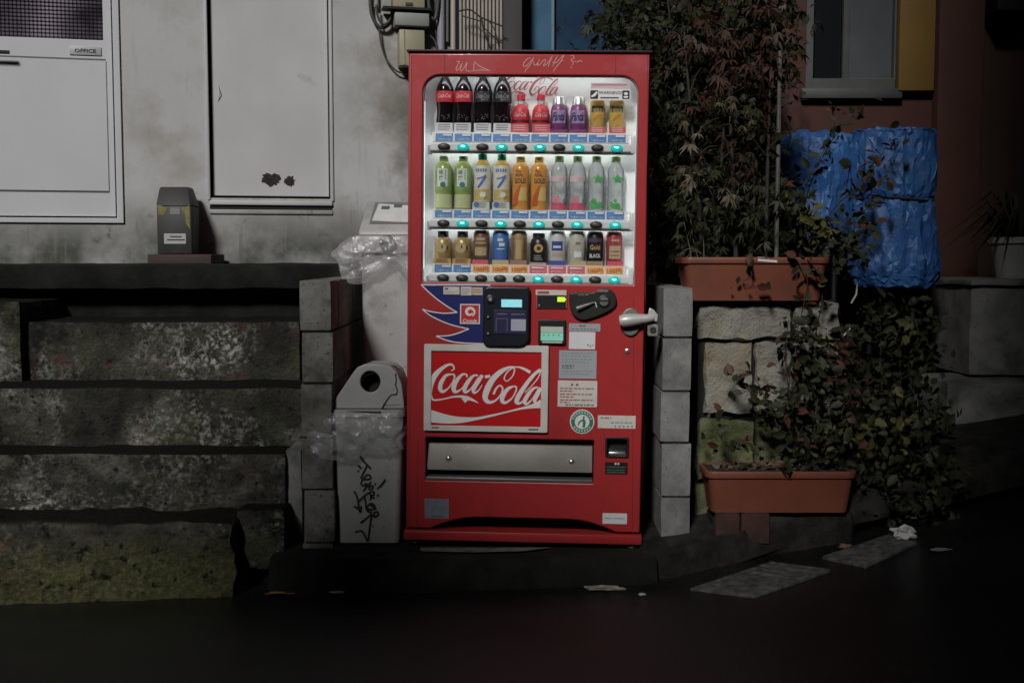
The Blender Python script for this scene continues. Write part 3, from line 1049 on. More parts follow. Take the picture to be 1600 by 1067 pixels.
# fluorescent lamps behind the door frame light the display
TUBE = mat('lamp_tube', (0.9, 0.9, 0.9), 0.5, emit=(0.93, 0.98, 1.0), estr=1.6)
TUBE2 = mat('lamp_tube_bright', (0.9, 0.9, 0.9), 0.5, emit=(0.93, 0.98, 1.0), estr=9.0)
MB().tube([(wl + 0.05, 0.040, wt + 0.006), (wr - 0.05, 0.040, wt + 0.006)], 0.005, 10).build('lamp_tube', TUBE2, vm)
for x in (wl - 0.004, wr + 0.004):
    MB().tube([(x, 0.045, wb + 0.05), (x, 0.045, wt - 0.09)], 0.007, 10).build('lamp_tube', TUBE, vm)
# grey rubber gasket round the window
plate('gasket', [rrect(wl - 0.002, wr + 0.002, wb - 0.002, wt + 0.002, (0.009, 0.009, 0.063, 0.063), 8),
                 rrect(wl + 0.004, wr - 0.004, wb + 0.003, wt - 0.004, (0.006, 0.006, 0.058, 0.058), 8)], 0.008, 0.024, mat('grey_gasket', (0.22, 0.23, 0.23), 0.6), vm, bevel=0.002)
GLASS = clearmat('window_glass', (0.96, 0.97, 0.97), 0.02, 1.0, ior=1.4)
MB().box(wl - 0.006, wr + 0.006, 0.0255, 0.0285, wb - 0.006, wt + 0.006).build('glass', GLASS, vm)

# ---- shelves: strip, price cards, buttons
NC = 10
strip_py = [(231, 231), (349.5, 351), (433.5, 437)]
DSH = 0.045
dI = 0.080                                   # depth of the drinks
col_u = [mp_(694 + 29.75 * i, 300, DSH)[0] for i in range(NC)]
LITB = mat('button_lit', (0.01, 0.16, 0.15), 0.25, emit=(0.01, 0.50, 0.45), estr=0.7)
LITG = mat('button_glow', (0.4, 0.9, 0.85), 0.3, emit=(0.25, 1.0, 0.92), estr=1.1)
OFFB = mat('button_off', (0.035, 0.035, 0.033), 0.3)
OFFG = mat('button_window', (0.10, 0.10, 0.095), 0.2)
STRIP = mat('shelf_strip', (0.62, 0.63, 0.62), 0.35, (0.56, 0.57, 0.56), 12)
BLUEL = mat('price_blue', (0.045, 0.17, 0.42), 0.5, (0.06, 0.22, 0.48), 30)
ORANL = mat('price_orange', (0.75, 0.42, 0.14), 0.5)
REDL = mat('price_red', (0.62, 0.09, 0.14), 0.5)
lit = [{1, 3, 5, 7, 9}, {1, 3, 5, 7, 9}, {5, 7, 9}]
shelf_v = []
for r_ in range(3):
    vc = (mp_(694, strip_py[r_][0], DSH)[1] + mp_(962, strip_py[r_][1], DSH)[1]) / 2
    hh = 0.0165
    shelf_v.append(vc + 0.058 - 0.012)
    ua, ub = mp_(672, 300, DSH)[0], mp_(989, 300, DSH)[0]
    sh = plate('shelf', [rrect(ua, ub, vc - hh, vc + hh, 0.008, 4)], DSH - 0.018, DSH + 0.012, STRIP, vm, bevel=0.006)
    MB().box(ua + 0.004, ub - 0.004, DSH + 0.0125, D1 - 0.002, vc + 0.004, vc + 0.012).build('shelf_board', INNER, sh)
    # dark wavy under-edge and end bracket
    MB().box(ua + 0.002, ub - 0.002, DSH - 0.012, DSH + 0.02, vc - hh - 0.006, vc - hh - 0.0005).build('under_edge', mat('under_grey', (0.05, 0.05, 0.05), 0.5), sh)
    MB().box(ub - 0.012, ub + 0.006, DSH - 0.022, DSH + 0.03, vc - 0.02, vc + 0.045).build('bracket', STRIP, sh, bevel=0.003)
    MB().box(ua - 0.010, ua + 0.004, DSH - 0.010, DSH + 0.03, vc - 0.026, vc + 0.006).build('bracket', mat('bracket_grey', (0.33, 0.34, 0.34), 0.5), sh, bevel=0.003)
    # sloping card rail
    pv0, pv1 = vc + hh + 0.001, vc + hh + 0.034
    MB().hexa([(ua + .01, DSH - .016, pv0), (ub - .02, DSH - .016, pv0), (ub - .02, DSH + .002, pv0), (ua + .01, DSH + .002, pv0),
               (ua + .01, DSH - .010, pv1), (ub - .02, DSH - .010, pv1), (ub - .02, DSH - .004, pv1), (ua + .01, DSH - .004, pv1)]).build('card_rail', PRINT, sh)
    MB().tube([(ua + 0.02, DSH + 0.0175, vc + 0.024), (ub - 0.03, DSH + 0.0175, vc + 0.024)], 0.0045, 8).build('lamp_tube', TUBE2, sh)
    MB().tube([(ua + 0.02, DSH + 0.020, vc - 0.003), (ub - 0.03, DSH + 0.020, vc - 0.003)], 0.004, 8).build('lamp_tube', TUBE2, sh)
    for i in range(NC):
        u = col_u[i]
        on = i in lit[r_]
        bm_ = MB()
        bm_.lathe([(0.0235, 0.0), (0.0235, 0.004), (0.020, 0.009), (0.012, 0.012), (0.002, 0.0125)], 20, (0, 0, 0), 'y')
        me = bm_.mesh('button')
        me.transform(Matrix.Translation((u, DSH - 0.018, vc - 0.001)) @ Matrix.Diagonal((1, 1, 0.56, 1)))
        bo = link('button', me, LITB if on else OFFB, vm)
        g_ = MB().flat(ell(u, vc + 0.0005, 0.009 if on else 0.013, 0.0040, 16), DSH - 0.0312)
        g_.build('button_window', LITG if on else OFFG, bo)
        # price card
        if r_ < 2 or i < 2:
            m, t, ti = BLUEL, 'つめた〜い', PRINT
        elif i in (2, 3, 4, 8, 9):
            m, t, ti = ORANL, '100円', mat('price_ink', (0.60, 0.16, 0.03), 0.5)
        else:
            m, t, ti = REDL, 'あたたか〜い', PRINT
        zz = lambda k: pv0 + (pv1 - pv0) * k
        yy = lambda k: DSH - 0.016 + 0.006 * k - 0.0012
        hw = 0.0325
        c_ = MB().add([(u - hw, yy(.08), zz(.08)), (u + hw, yy(.08), zz(.08)), (u + hw, yy(.94), zz(.94)), (u - hw, yy(.94), zz(.94))], [(0, 1, 2, 3)])
        card = c_.build('price_card', m, sh)
        tb_ = MB()
        if m is ORANL:
            add_text(tb_, t, u, zz(.48), 0.054, 0.019, yy(.48) - 0.004, 0.02)
        else:
            add_text(tb_, t, u, zz(.26), 0.046, 0.008, yy(.28) - 0.003, 0.0)
            if r_ < 2 or i < 2:
                tb_.flat([(u - 0.004, zz(.66)), (u + 0.028, zz(.66)), (u + 0.028, zz(.86)), (u - 0.004, zz(.86))], yy(.6) - 0.003)
            else:
                tb_.flat([(u - 0.024, zz(.62)), (u + 0.020, zz(.62)), (u + 0.024, zz(.76)), (u - 0.024, zz(.80))], yy(.6) - 0.003)
        tb_.build('lettering', ti, card, normals=False)

# ---- Coca-Cola lettering, strokes in a 1472 x 1067 drawing
LOGO = [
    ([(330, 322), (366, 300), (352, 258), (305, 252), (225, 298), (155, 368), (122, 440), (108, 520), (104, 600), (118, 648)], [8, 18, 20, 26, 42, 60, 52, 26, 16, 20]),
    ([(112, 652), (150, 664), (250, 650), (350, 624), (450, 618), (520, 634), (585, 656), (652, 690)], [22, 20, 16, 18, 28, 46, 28, 4]),
    ([(345, 362), (275, 378), (220, 460), (208, 530), (240, 565), (305, 520), (358, 440), (372, 378), (345, 358)], [14, 34, 50, 50, 34, 15, 14, 22, 14]),
    ([(515, 392), (508, 362), (460, 365), (400, 430), (365, 510), (378, 562), (430, 548), (492, 488)], [22, 18, 26, 46, 56, 42, 18, 10]),
    ([(645, 372), (592, 375), (532, 440), (490, 520), (500, 565), (560, 528), (645, 395)], [14, 26, 46, 50, 36, 15, 10]),
    ([(692, 366), (640, 450), (592, 535), (605, 572), (650, 542), (692, 478)], [36, 46, 46, 26, 12, 8]),
    ([(722, 388), (782, 374)], [34, 34]),
    ([(965, 432), (943, 400), (975, 330), (1040, 278), (1060, 302), (1040, 370), (992, 422), (965, 432)], [12, 14, 14, 14, 16, 14, 12, 12]),
    ([(1058, 266), (1000, 272), (905, 322), (815, 410), (750, 530), (727, 625), (768, 676), (840, 660), (905, 590), (928, 520), (898, 482), (855, 515), (822, 585)], [12, 26, 54, 66, 72, 62, 42, 22, 17, 19, 18, 22, 26]),
    ([(1055, 268), (1110, 268), (1172, 288), (1242, 326)], [12, 18, 30, 36]),
    ([(1060, 487), (988, 520), (932, 600), (925, 662), (968, 677), (1040, 620), (1080, 540), (1082, 496), (1060, 484)], [14, 40, 52, 46, 30, 14, 16, 20, 14]),
    ([(1362, 292), (1290, 345), (1192, 470), (1112, 600), (1090, 668), (1130, 682), (1182, 640)], [34, 38, 46, 56, 50, 26, 12]),
    ([(1362, 305), (1330, 390), (1250, 490), (1182, 560)], [10, 12, 11, 9]),
    ([(1335, 496), (1280, 510), (1222, 580), (1182, 655), (1202, 690), (1262, 640), (1335, 515)], [14, 28, 46, 46, 30, 14, 11]),
    ([(1362, 500), (1328, 580), (1296, 650), (1325, 674), (1362, 640)], [34, 42, 42, 22, 10])]
SWOOSH = [(107, 778), (250, 820), (400, 850), (600, 855), (750, 830), (950, 785), (1150, 728), (1250, 698), (1300, 672), (1366, 650),
          (1366, 735), (1280, 738), (1150, 755), (1000, 790), (800, 846), (600, 895), (450, 924), (300, 934), (107, 922)]


def logo(name, conv, k, m, parent, d, swoosh=True):
    """conv maps drawing points to panel coordinates; k scales widths."""
    mb = MB()
    for i, (P, W) in enumerate(LOGO):
        mb.ribbon([conv(*p) for p in P], [w_ * k for w_ in W], d - 0.00006 * i)
    mb.flat([conv(455, 640), conv(495, 692), conv(545, 645)], d + 0.00005)
    if swoosh:
        up, lo_ = SWOOSH[:10], SWOOSH[10:][::-1]
        up, lo_ = spline(up, n=4), spline(lo_, n=4)
        n_ = 24
        def samp(L, t):
            a = t * (len(L) - 1); i = min(int(a), len(L) - 2); f = a - i
            return (L[i][0] * (1 - f) + L[i + 1][0] * f, L[i][1] * (1 - f) + L[i + 1][1] * f)
        def yat(L, x):
            for i in range(len(L) - 1):
                if L[i][0] <= x <= L[i + 1][0]:
                    f = (x - L[i][0]) / max(L[i + 1][0] - L[i][0], 1e-6)
                    return L[i][1] * (1 - f) + L[i + 1][1] * f
            return L[-1][1]
        V_ = []
        for i in range(n_ + 1):
            x = 107 + (1366 - 107) * i / n_
            for L in (up, lo_):
                q = conv(x, yat(L, x))
                V_.append((q[0], d - 0.0012, q[1]))
        mb.add(V_, [(2 * i, 2 * i + 2, 2 * i + 3, 2 * i + 1) for i in range(n_)])
    return mb.build(name, m, parent, normals=False)


# ---- advertising panel
def R4(pts, d=0.0):
    """pixel quad -> local rectangle (x0,x1,z0,z1)"""
    q = [mp_(a, b_, d) for a, b_ in pts]
    xs_ = sorted(p[0] for p in q); zs_ = sorted(p[1] for p in q)
    return (xs_[0] + xs_[1]) / 2, (xs_[2] + xs_[3]) / 2, (zs_[0] + zs_[1]) / 2, (zs_[2] + zs_[3]) / 2


ax0, ax1, az0, az1 = R4([(664, 537), (858, 540), (662, 671), (855, 676)])
ad = plate('advert_panel', [rrect(ax0, ax1, az0, az1, 0.004, 2)], -0.008, 0.0, mat('advert_red', (0.50, 0.016, 0.018), 0.3), vm, bevel=0.001)
ix0, ix1, iz0, iz1 = R4([(674.5, 547), (846, 551), (674, 663), (845, 667)])
plate('advert_frame', [rrect(ax0, ax1, az0, az1, 0.004, 2), rrect(ix0, ix1, iz0, iz1, 0.002, 2)], -0.014, -0.0082, CREAM, ad, bevel=0.0015)
kk = (ix1 - ix0) / (1368 - 105)
logo('lettering', lambda a, b_: (ix0 + (a - 105) * kk, iz1 - (b_ - 95) * (iz1 - iz0) / (955 - 95)), kk, PRINT, ad, -0.0092)
for (a0_, a1_, b0_) in ((664 + 11, 664 + 22, 667), (826, 841, 670)):
    xx0, zz0 = mp_(a0_, b0_ + 1.2); xx1, zz1 = mp_(a1_, b0_ - 1.2)
    MB().flat([(xx0, zz0), (xx1, zz0), (xx1, zz1), (xx0, zz1)], -0.0145).build('fine_print', mat('print_grey', (0.16, 0.15, 0.14), 0.6), ad)
# lettering on the display back (top), its red greyed to carry the shade there
g0, gz1 = mp_(786, 119, D1); g1, gz0 = mp_(872, 152, D1)
kg = (g1 - g0) / (1368 - 105)
logo('lettering', lambda a, b_: (g0 + (a - 105) * kg, gz1 - (b_ - 230) * kg * 0.92), kg * 0.8, mat('shaded_red_print', (0.42, 0.11, 0.11), 0.6), vm, D1 - 0.002, False)

# ---- scratched graffiti on the top band
SCR = mat('scratch_pink', (0.62, 0.30, 0.29), 0.6)
gr = MB()
def scr(L, wd=0.0030, d=-0.0008, mb_=None, fr_=None):
    q = [(fr_ or mp_)(a, b_) for a, b_ in L]
    (mb_ if mb_ is not None else gr).ribbon(q, [wd * 0.7] + [wd] * (len(q) - 2) + [wd * 0.6], d)
Zf = lambda x, y: (700 + x / 5.333, 80 + y / 5.333)
for i, L in enumerate(([(70, 95), (85, 88), (95, 95), (70, 140), (72, 165), (90, 150), (118, 105), (105, 150), (115, 165), (140, 130), (160, 95), (150, 140), (155, 165), (200, 170)],
          [(222, 90), (215, 130), (216, 172)], [(222, 90), (260, 125), (310, 150), (350, 165)], [(350, 165), (280, 160), (195, 168)],
          [(690, 60), (665, 65), (630, 105), (635, 130), (660, 120), (700, 75), (715, 55), (690, 110), (655, 150), (640, 178)],
          [(715, 90), (720, 120), (745, 105), (765, 70), (745, 120), (770, 110), (800, 75), (815, 85), (795, 125), (830, 105), (870, 40), (850, 90), (835, 135)],
          [(915, 40), (890, 85), (872, 130)], [(868, 95), (900, 100), (930, 70), (965, 35), (940, 90), (905, 130), (875, 175)], [(945, 80), (968, 84)],
          [(1020, 45), (1040, 38), (1050, 60), (1025, 75), (1045, 100), (1030, 125)], [(1018, 140), (1040, 145)], [(1050, 85), (1080, 95), (1100, 80), (1120, 95)])):
    scr([Zf(*p) for p in L], d=-0.0008 - 0.00008 * i)
gr.build('scratched_scrawl', SCR, vm, normals=False)

# ---- warning sticker on the glass
s0, s1, z0_, z1_ = R4([(921, 140), (985, 140), (921, 157), (985, 157)], 0.024)
st = MB().box(s0, s1, 0.0235, 0.0252, z0_, z1_).build('warning_sticker', WHITE, vm)
mb = MB()
add_text(mb, 'WARNING!', (s0 + s1) / 2 + 0.001, z1_ - 0.0125, 0.085, 0.012, 0.0230, 0.02)
mb.flat([(s0 + 0.04, z0_ + 0.006), (s0 + 0.108, z0_ + 0.006), (s0 + 0.108, z0_ + 0.011), (s0 + 0.04, z0_ + 0.011)], 0.0230)
mb.flat(rrect(s0 + 0.003, s0 + 0.032, z0_ + 0.004, z1_ - 0.004, 0.003, 2), 0.0231)
mb.flat(rrect(s1 - 0.030, s1 - 0.003, z0_ + 0.004, z1_ - 0.004, 0.003, 2), 0.0231)
mb.build('lettering', INK, st, normals=False)
mb = MB()
mb.ribbon([(s0 + 0.007, z0_ + 0.012), (s0 + 0.018, z0_ + 0.018), (s0 + 0.028, z1_ - 0.010)], [0.006, 0.010, 0.007], 0.0222, False)
mb.flat(ell(s1 - 0.0165, z0_ + 0.024, 0.008, 0.005, 12), 0.0222)
mb.flat(ell(s1 - 0.0165, z0_ + 0.012, 0.009, 0.004, 12), 0.0222)
mb.build('symbol', WHITE, st, normals=False)
s0, s1, z0_, z1_ = R4([(923, 130), (983, 130), (923, 139.5), (983, 139.5)], 0.024)
st = MB().box(s0, s1, 0.0237, 0.0252, z0_ + 0.001, z1_).build('pink_sticker', mat('pale_pink_sticker', (0.62, 0.50, 0.51), 0.5), vm)
mb = MB()
mb.flat([(s0 + 0.006, z1_ - 0.010), (s1 - 0.008, z1_ - 0.010), (s1 - 0.008, z1_ - 0.004), (s0 + 0.006, z1_ - 0.004)], 0.0232)
mb.build('lettering', mat('pink_print', (0.55, 0.22, 0.26), 0.5), st, normals=False)

# ---- blue flame decal with white edge
F5 = lambda x, y: mp_(640 + x / 4.105, 430 + y / 4.105)
edge = [spline([(75, 62), (150, 132), (230, 192), (305, 238)], n=5), spline([(305, 238), (230, 244), (150, 236), (82, 218)], n=5),
        spline([(82, 218), (140, 262), (250, 312), (380, 345)], n=5), spline([(380, 345), (300, 375), (240, 388), (170, 390)], n=5),
        spline([(170, 390), (230, 414), (300, 430), (400, 437), (480, 440)], n=5)]
shape = []
for e in edge:
    shape += e[:-1]
shape += [(480, 440), (480, 100), (515, 64)]
plate('flame_decal', [[F5(*p) for p in shape]], -0.0014, -0.0002, mat('decal_blue', (0.015, 0.02, 0.13), 0.4), vm)
ed = MB()
for i, e in enumerate(edge + [[(75, 62), (300, 62), (515, 64)], [(515, 64), (480, 102)]]):
    ed.ribbon([F5(*p) for p in e], [0.0042] * len(e), -0.0018 - 0.00006 * i, False)
ed.build('flame_edge', PRINT, vm, normals=False)


def sticker(name, quad, m, d=-0.002, lines=(), r=0.001, thick=0.0018):
    x0_, x1_, z0_, z1_ = R4(quad)
    o = plate(name, [rrect(x0_, x1_, z0_, z1_, r, 2)], d - thick + 0.0018, d + 0.0018, m, vm)
    y = d - thick + 0.0018 - 0.0003
    for (mm, items) in lines:
        mb = MB()
        for it in items:
            fx0, fx1, fz0, fz1 = it[:4]
            X0, X1 = x0_ + (x1_ - x0_) * fx0, x0_ + (x1_ - x0_) * fx1
            Z0, Z1 = z1_ - (z1_ - z0_) * fz1, z1_ - (z1_ - z0_) * fz0
            if len(it) > 4:
                add_text(mb, it[4], (X0 + X1) / 2, (Z0 + Z1) / 2, X1 - X0, Z1 - Z0, y, 0.01)
            else:
                mb.flat([(X0, Z0), (X1, Z0), (X1, Z1), (X0, Z1)], y)
        mb.build('lettering', mm, o, normals=False)
    return o


def words(rows, x0_=0.08, x1_=0.92, h=0.05, seed=1):
    """broken dashes standing for print too small to read."""
    rn = random.Random(seed)
    out = []
    for (fz, end) in rows:
        x = x0_
        while x < end:
            w_ = 0.03 + 0.09 * rn.random()
            out.append((x, min(x + w_, end), fz, fz + h))
            x += w_ + 0.018 + 0.02 * rn.random()
    return out


GREYST = mat('grey_sticker', (0.33, 0.36, 0.37), 0.5)
WHST = mat('white_sticker', (0.66, 0.65, 0.67), 0.5)
CRST = mat('cream_sticker', (0.62, 0.58, 0.53), 0.5, (0.56, 0.52, 0.47), 20)
INKG = mat('ink_grey', (0.10, 0.10, 0.10), 0.6)
INKR = mat('ink_red', (0.30, 0.09, 0.08), 0.6)
sticker('small_sticker', [(693, 448), (718, 448), (693, 460), (718, 460)], CRST, -0.004, [(INKG, [(0.1, 0.3, 0.15, 0.4)] + words([(0.6, 0.9), (0.78, 0.7)], seed=2))])
sticker('small_sticker', [(720, 448), (737, 448), (720, 461.5), (737, 461.5)], CRST, -0.0042, [(INKG, words([(0.25, 0.9), (0.5, 0.9), (0.75, 0.7)], h=0.1, seed=3))])
sticker('small_sticker', [(738, 449), (754, 449), (738, 461), (754, 461)], mat('tan_sticker', (0.55, 0.47, 0.36), 0.5), -0.0042, [(INKR, words([(0.25, 0.9), (0.55, 0.9)], h=0.14, seed=4))])
# payment mark: swirl in a red square
cm = sticker('logo_sticker', [(719, 475), (750, 475), (719, 506), (750, 506)], mat('logo_red', (0.52, 0.02, 0.022), 0.5), -0.003)
q0, q1, q2, q3 = R4([(719, 475), (750, 475), (719, 506), (750, 506)])
plate('logo_border', [rrect(q0, q1, q2, q3, 0.001, 2), rrect(q0 + .004, q1 - .004, q2 + .004, q3 - .004, 0.001, 2)], -0.0038, -0.0031, PRINT, cm)
mb = MB()
cx_, cz_ = (q0 + q1) / 2, q2 + (q3 - q2) * 0.60
pts = []
for k in range(30):
    a = R(-60 + 400 * k / 29)
    rr = 0.018 - 0.008 * k / 29
    pts.append((cx_ + rr * math.cos(a), cz_ + rr * math.sin(a) * 0.95))
mb.ribbon(pts, [0.004 + 0.007 * math.sin(math.pi * k / 29) for k in range(30)], -0.0042, False)
add_text(mb, 'Cmode', cx_, q2 + 0.0125, 0.054, 0.013, -0.0046, 0.02, 0, 0.3)
mb.build('logo_print', PRINT, cm, normals=False)

# ---- card reader
DARKB = mat('reader_black', (0.010, 0.013, 0.020), 0.35)
x0_, x1_, z0_, z1_ = R4([(755, 447), (828, 448), (756, 541), (827, 541)])
cr_ = plate('card_reader', [rrect(x0_, x1_, z0_, z1_, (0.022, 0.04, 0.012, 0.022), 6)], -0.028, 0.0, DARKB, vm, bevel=0.006)


def Q(name, quad, m, d, parent, r=0.001, thick=0.002, bev=0.0):
    a = R4(quad)
    return plate(name, [rrect(*a, r, 3)], d - thick, d, m, parent, bevel=bev)


Q('screen', [(784, 467.5), (816, 467.5), (784, 479.5), (816, 479.5)], mat('lcd_lit', (0.2, 0.5, 0.55), 0.2, (0.4, 0.7, 0.72), 220, emit=(0.30, 0.85, 0.95), estr=0.45), -0.0285, cr_)
Q('touch_panel', [(772, 484), (823, 484), (772, 521), (823, 521)], mat('navy_panel', (0.02, 0.022, 0.07), 0.4), -0.0285, cr_, 0.003, 0.003, 0.001)
Q('white_pad', [(799, 498), (822, 498), (799, 516), (822, 516)], mat('lavender_pad', (0.40, 0.40, 0.50), 0.4), -0.0318, cr_, 0.001, 0.001)
mb = MB()
zz_ = R4([(776, 497), (793, 497), (776, 517), (793, 517)])
for L in ([(zz_[0], zz_[3]), (zz_[1], zz_[3])], [(zz_[0], zz_[3]), (zz_[0], zz_[2])], [(zz_[1], zz_[3]), (zz_[1], zz_[2])]):
    mb.ribbon(L, [0.002, 0.002], -0.0320, False)
for (a, b_, c_) in ((777, 793, 490), (799, 820, 490.5)):
    p_, q_ = mp_(a, c_), mp_(b_, c_)
    mb.ribbon([p_, q_], [0.0035, 0.0035], -0.0320, False)
mb.build('reader_print', mat('reader_ink', (0.16, 0.16, 0.20), 0.5), cr_, normals=False)
for (a, b_, rr) in ((767, 467.5, 0.017), (763.5, 494.5, 0.009), (763.5, 520, 0.009)):
    u_, v_ = mp_(a, b_)
    k_ = MB().lathe([(rr, 0.0), (rr, 0.003), (rr * 0.8, 0.0045)], 18, (u_, -0.028, v_), 'y').build('knob', BLACKP, cr_)
    MB().lathe([(rr * 0.42, 0.0), (rr * 0.35, 0.003), (0.0005, 0.0035)], 12, (u_, -0.0325, v_), 'y').build('lamp', mat('grey_lens', (0.30, 0.31, 0.32), 0.3), k_)

# ---- note slot
ns = Q('note_slot', [(838, 453), (886, 453), (838, 482), (886, 482)], mat('slot_surround', (0.25, 0.10, 0.08), 0.5), 0.0, vm, 0.002, 0.006, 0.001)
Q('slot_label', [(837, 453), (885, 453), (837, 461), (885, 461)], CRST, -0.0065, ns, 0.001, 0.001)
a = R4([(840, 455), (858, 455), (840, 459), (858, 459)])
MB().flat([(a[0], a[2]), (a[1], a[2]), (a[1], a[3]), (a[0], a[3])], -0.0082).build('lettering', INKR, ns)
Q('slot_face', [(839.5, 462), (884, 462), (839.5, 480.5), (884, 480.5)], BLACKP, -0.0065, ns, 0.001, 0.002)
a = R4([(871, 464), (882, 464), (871, 471.5), (882, 471.5)])
MB().flat([(a[0], a[2]), (a[1], a[2]), (a[1] + 0.006, (a[2] + a[3]) / 2), (a[1], a[3]), (a[0], a[3])], -0.0092).build('arrow_light', mat('arrow_lit', (0.4, 0.6, 0.02), 0.4, emit=(0.62, 0.95, 0.03), estr=0.75), ns)
u_, v_ = mp_(842.5, 477)
MB().lathe([(0.004, 0), (0.003, 0.002), (0.0005, 0.0022)], 10, (u_, -0.0086, v_), 'y').build('stud', MATS['grey_lens'], ns)
# ---- coin unit: teardrop plate with return lever and coin slot
cpl = spline([(890, 458), (905, 456.5), (925, 457), (933, 453), (945, 450.5), (957, 455), (963, 466), (961, 478), (948, 488), (925, 497), (910, 500), (897, 494), (891, 482), (889.5, 468), (890, 458)], n=4)[:-1]
cu_ = plate('coin_unit', [[mp_(a_, b_) for a_, b_ in cpl][::-1]], -0.016, 0.0, mat('coin_black', (0.014, 0.015, 0.014), 0.45), vm, bevel=0.004)
l1, l2 = mp_(901, 482), mp_(929, 472)
MB().add([], []).tube([(l1[0], -0.024, l1[1]), ((l1[0] * .4 + l2[0] * .6), -0.024, l1[1] * .4 + l2[1] * .6), (l2[0], -0.022, l2[1])], [0.010, 0.0065, 0.003], 10).build('return_lever', MATS['steel_grey'], cu_)
u_, v_ = mp_(943.5, 470.5)
MB().lathe([(0.023, 0), (0.023, 0.004), (0.019, 0.005), (0.019, 0.001), (0.0005, 0.001)], 24, (u_, -0.016, v_), 'y').build('slot_ring', BLACKP, cu_)
MB().lathe([(0.0175, 0.0), (0.0165, 0.005), (0.0005, 0.0055)], 24, (u_, -0.0165, v_), 'y').build('slot_disc', CHROME, cu_)
MB().box(u_ - 0.017, u_ + 0.017, -0.0235, -0.0225, v_ - 0.0005, v_ + 0.005).build('coin_slot', BLACK, cu_)
l1, l2 = mp_(930, 472), mp_(932, 480)
MB().tube([(l1[0], -0.018, l1[1]), (l2[0], -0.018, l2[1])], 0.002, 6).build('pin', PRINT, cu_)
a = R4([(933, 452.5), (950, 452.5), (933, 456), (950, 456)])
MB().flat([(a[0], a[2]), (a[1], a[2]), (a[1], a[3]), (a[0], a[3])], -0.0165).build('grey_label', mat('label_dim', (0.16, 0.17, 0.16), 0.5), cu_)
mb = MB()
for (a_, b_) in ((903, 907), (908, 912), (914, 919)):
    p_, q_ = mp_(a_, 460.5), mp_(b_, 460)
    mb.ribbon([p_, q_], [0.005, 0.005], -0.0168, False)
mb.build('lettering', MATS['label_dim'], cu_, normals=False)
# ---- amount display
am = Q('amount_display', [(841, 499), (884, 500), (841, 538), (884, 538)], BLACKP, 0.0, vm, 0.006, 0.012, 0.003)
Q('amount_label', [(845, 510), (880, 510), (845, 519), (880, 519)], mat('pale_green_label', (0.50, 0.58, 0.47), 0.5), -0.012, am, 0.001, 0.001)
sc_ = Q('amount_screen', [(845, 519.5), (880, 519.5), (845, 532), (880, 532)], mat('amount_lit', (0.22, 0.55, 0.42), 0.3, (0.30, 0.62, 0.50), 160, emit=(0.25, 0.75, 0.55), estr=0.20), -0.012, am, 0.001, 0.001)
mb = MB()
for a_ in (850, 857, 865, 873):
    p_ = mp_(a_, 523.5)
    mb.add([(p_[0] - 0.004, -0.0135, p_[1] + 0.003), (p_[0] + 0.004, -0.0135, p_[1] + 0.003), (p_[0], -0.0135, p_[1] - 0.004)], [(0, 1, 2)])
mb.build('marks', mat('screen_ink', (0.06, 0.30, 0.24), 0.5), sc_, normals=False)
Q('amount_label', [(847, 533), (878, 533), (847, 535.5), (878, 535.5)], MATS['pale_green_label'], -0.012, am, 0.001, 0.001)

# ---- notices
sticker('notice', [(889, 505), (938, 506), (889, 517), (938, 518)], GREYST, -0.002, [(INKG, [(0.34, 0.42, 0.2, 0.42), (0.45, 0.52, 0.2, 0.42)] + words([(0.68, 0.93)], h=0.12, seed=6))])
sticker('notice', [(889, 518.5), (930, 518.5), (889, 545.5), (930, 545.5)], WHST, -0.002, [(INKG, [(0.70, 0.76, 0.72, 0.80), (0.80, 0.84, 0.78, 0.88), (0.87, 0.92, 0.74, 0.80)])])
sticker('notice', [(874, 547), (932, 548), (873, 591), (932, 592)], GREYST, -0.002, [(INKG, words([(0.52, 0.42), (0.60, 0.38)], h=0.05, seed=7)), (mat('ink_faint', (0.24, 0.26, 0.27), 0.6), words([(0.08, 0.9), (0.18, 0.85), (0.3, 0.9), (0.40, 0.8), (0.72, 0.9), (0.82, 0.85)], h=0.04, seed=8))])
sticker('notice', [(872, 594), (933, 595), (871, 635), (933, 636)], CRST, -0.002, [(INKG, [(0.33, 0.39, 0.12, 0.2), (0.46, 0.52, 0.12, 0.2)] + words([(0.90, 0.92)], 0.2, h=0.05, seed=9)), (INKR, words([(0.28, 0.92), (0.38, 0.4), (0.50, 0.9), (0.60, 0.4), (0.72, 0.92), (0.81, 0.3)], 0.06, h=0.045, seed=10))])
sticker('notice', [(934, 648), (993, 650), (934, 668), (993, 670)], CRST, -0.002, [(INKG, words([(0.16, 0.35)], h=0.08, seed=11) + [(0.45 + 0.11 * k, 0.49 + 0.11 * k, 0.78, 0.90) for k in range(5)]), (mat('ink_green', (0.22, 0.34, 0.24), 0.6), words([(0.5, 0.92)], 0.35, h=0.12, seed=12))])
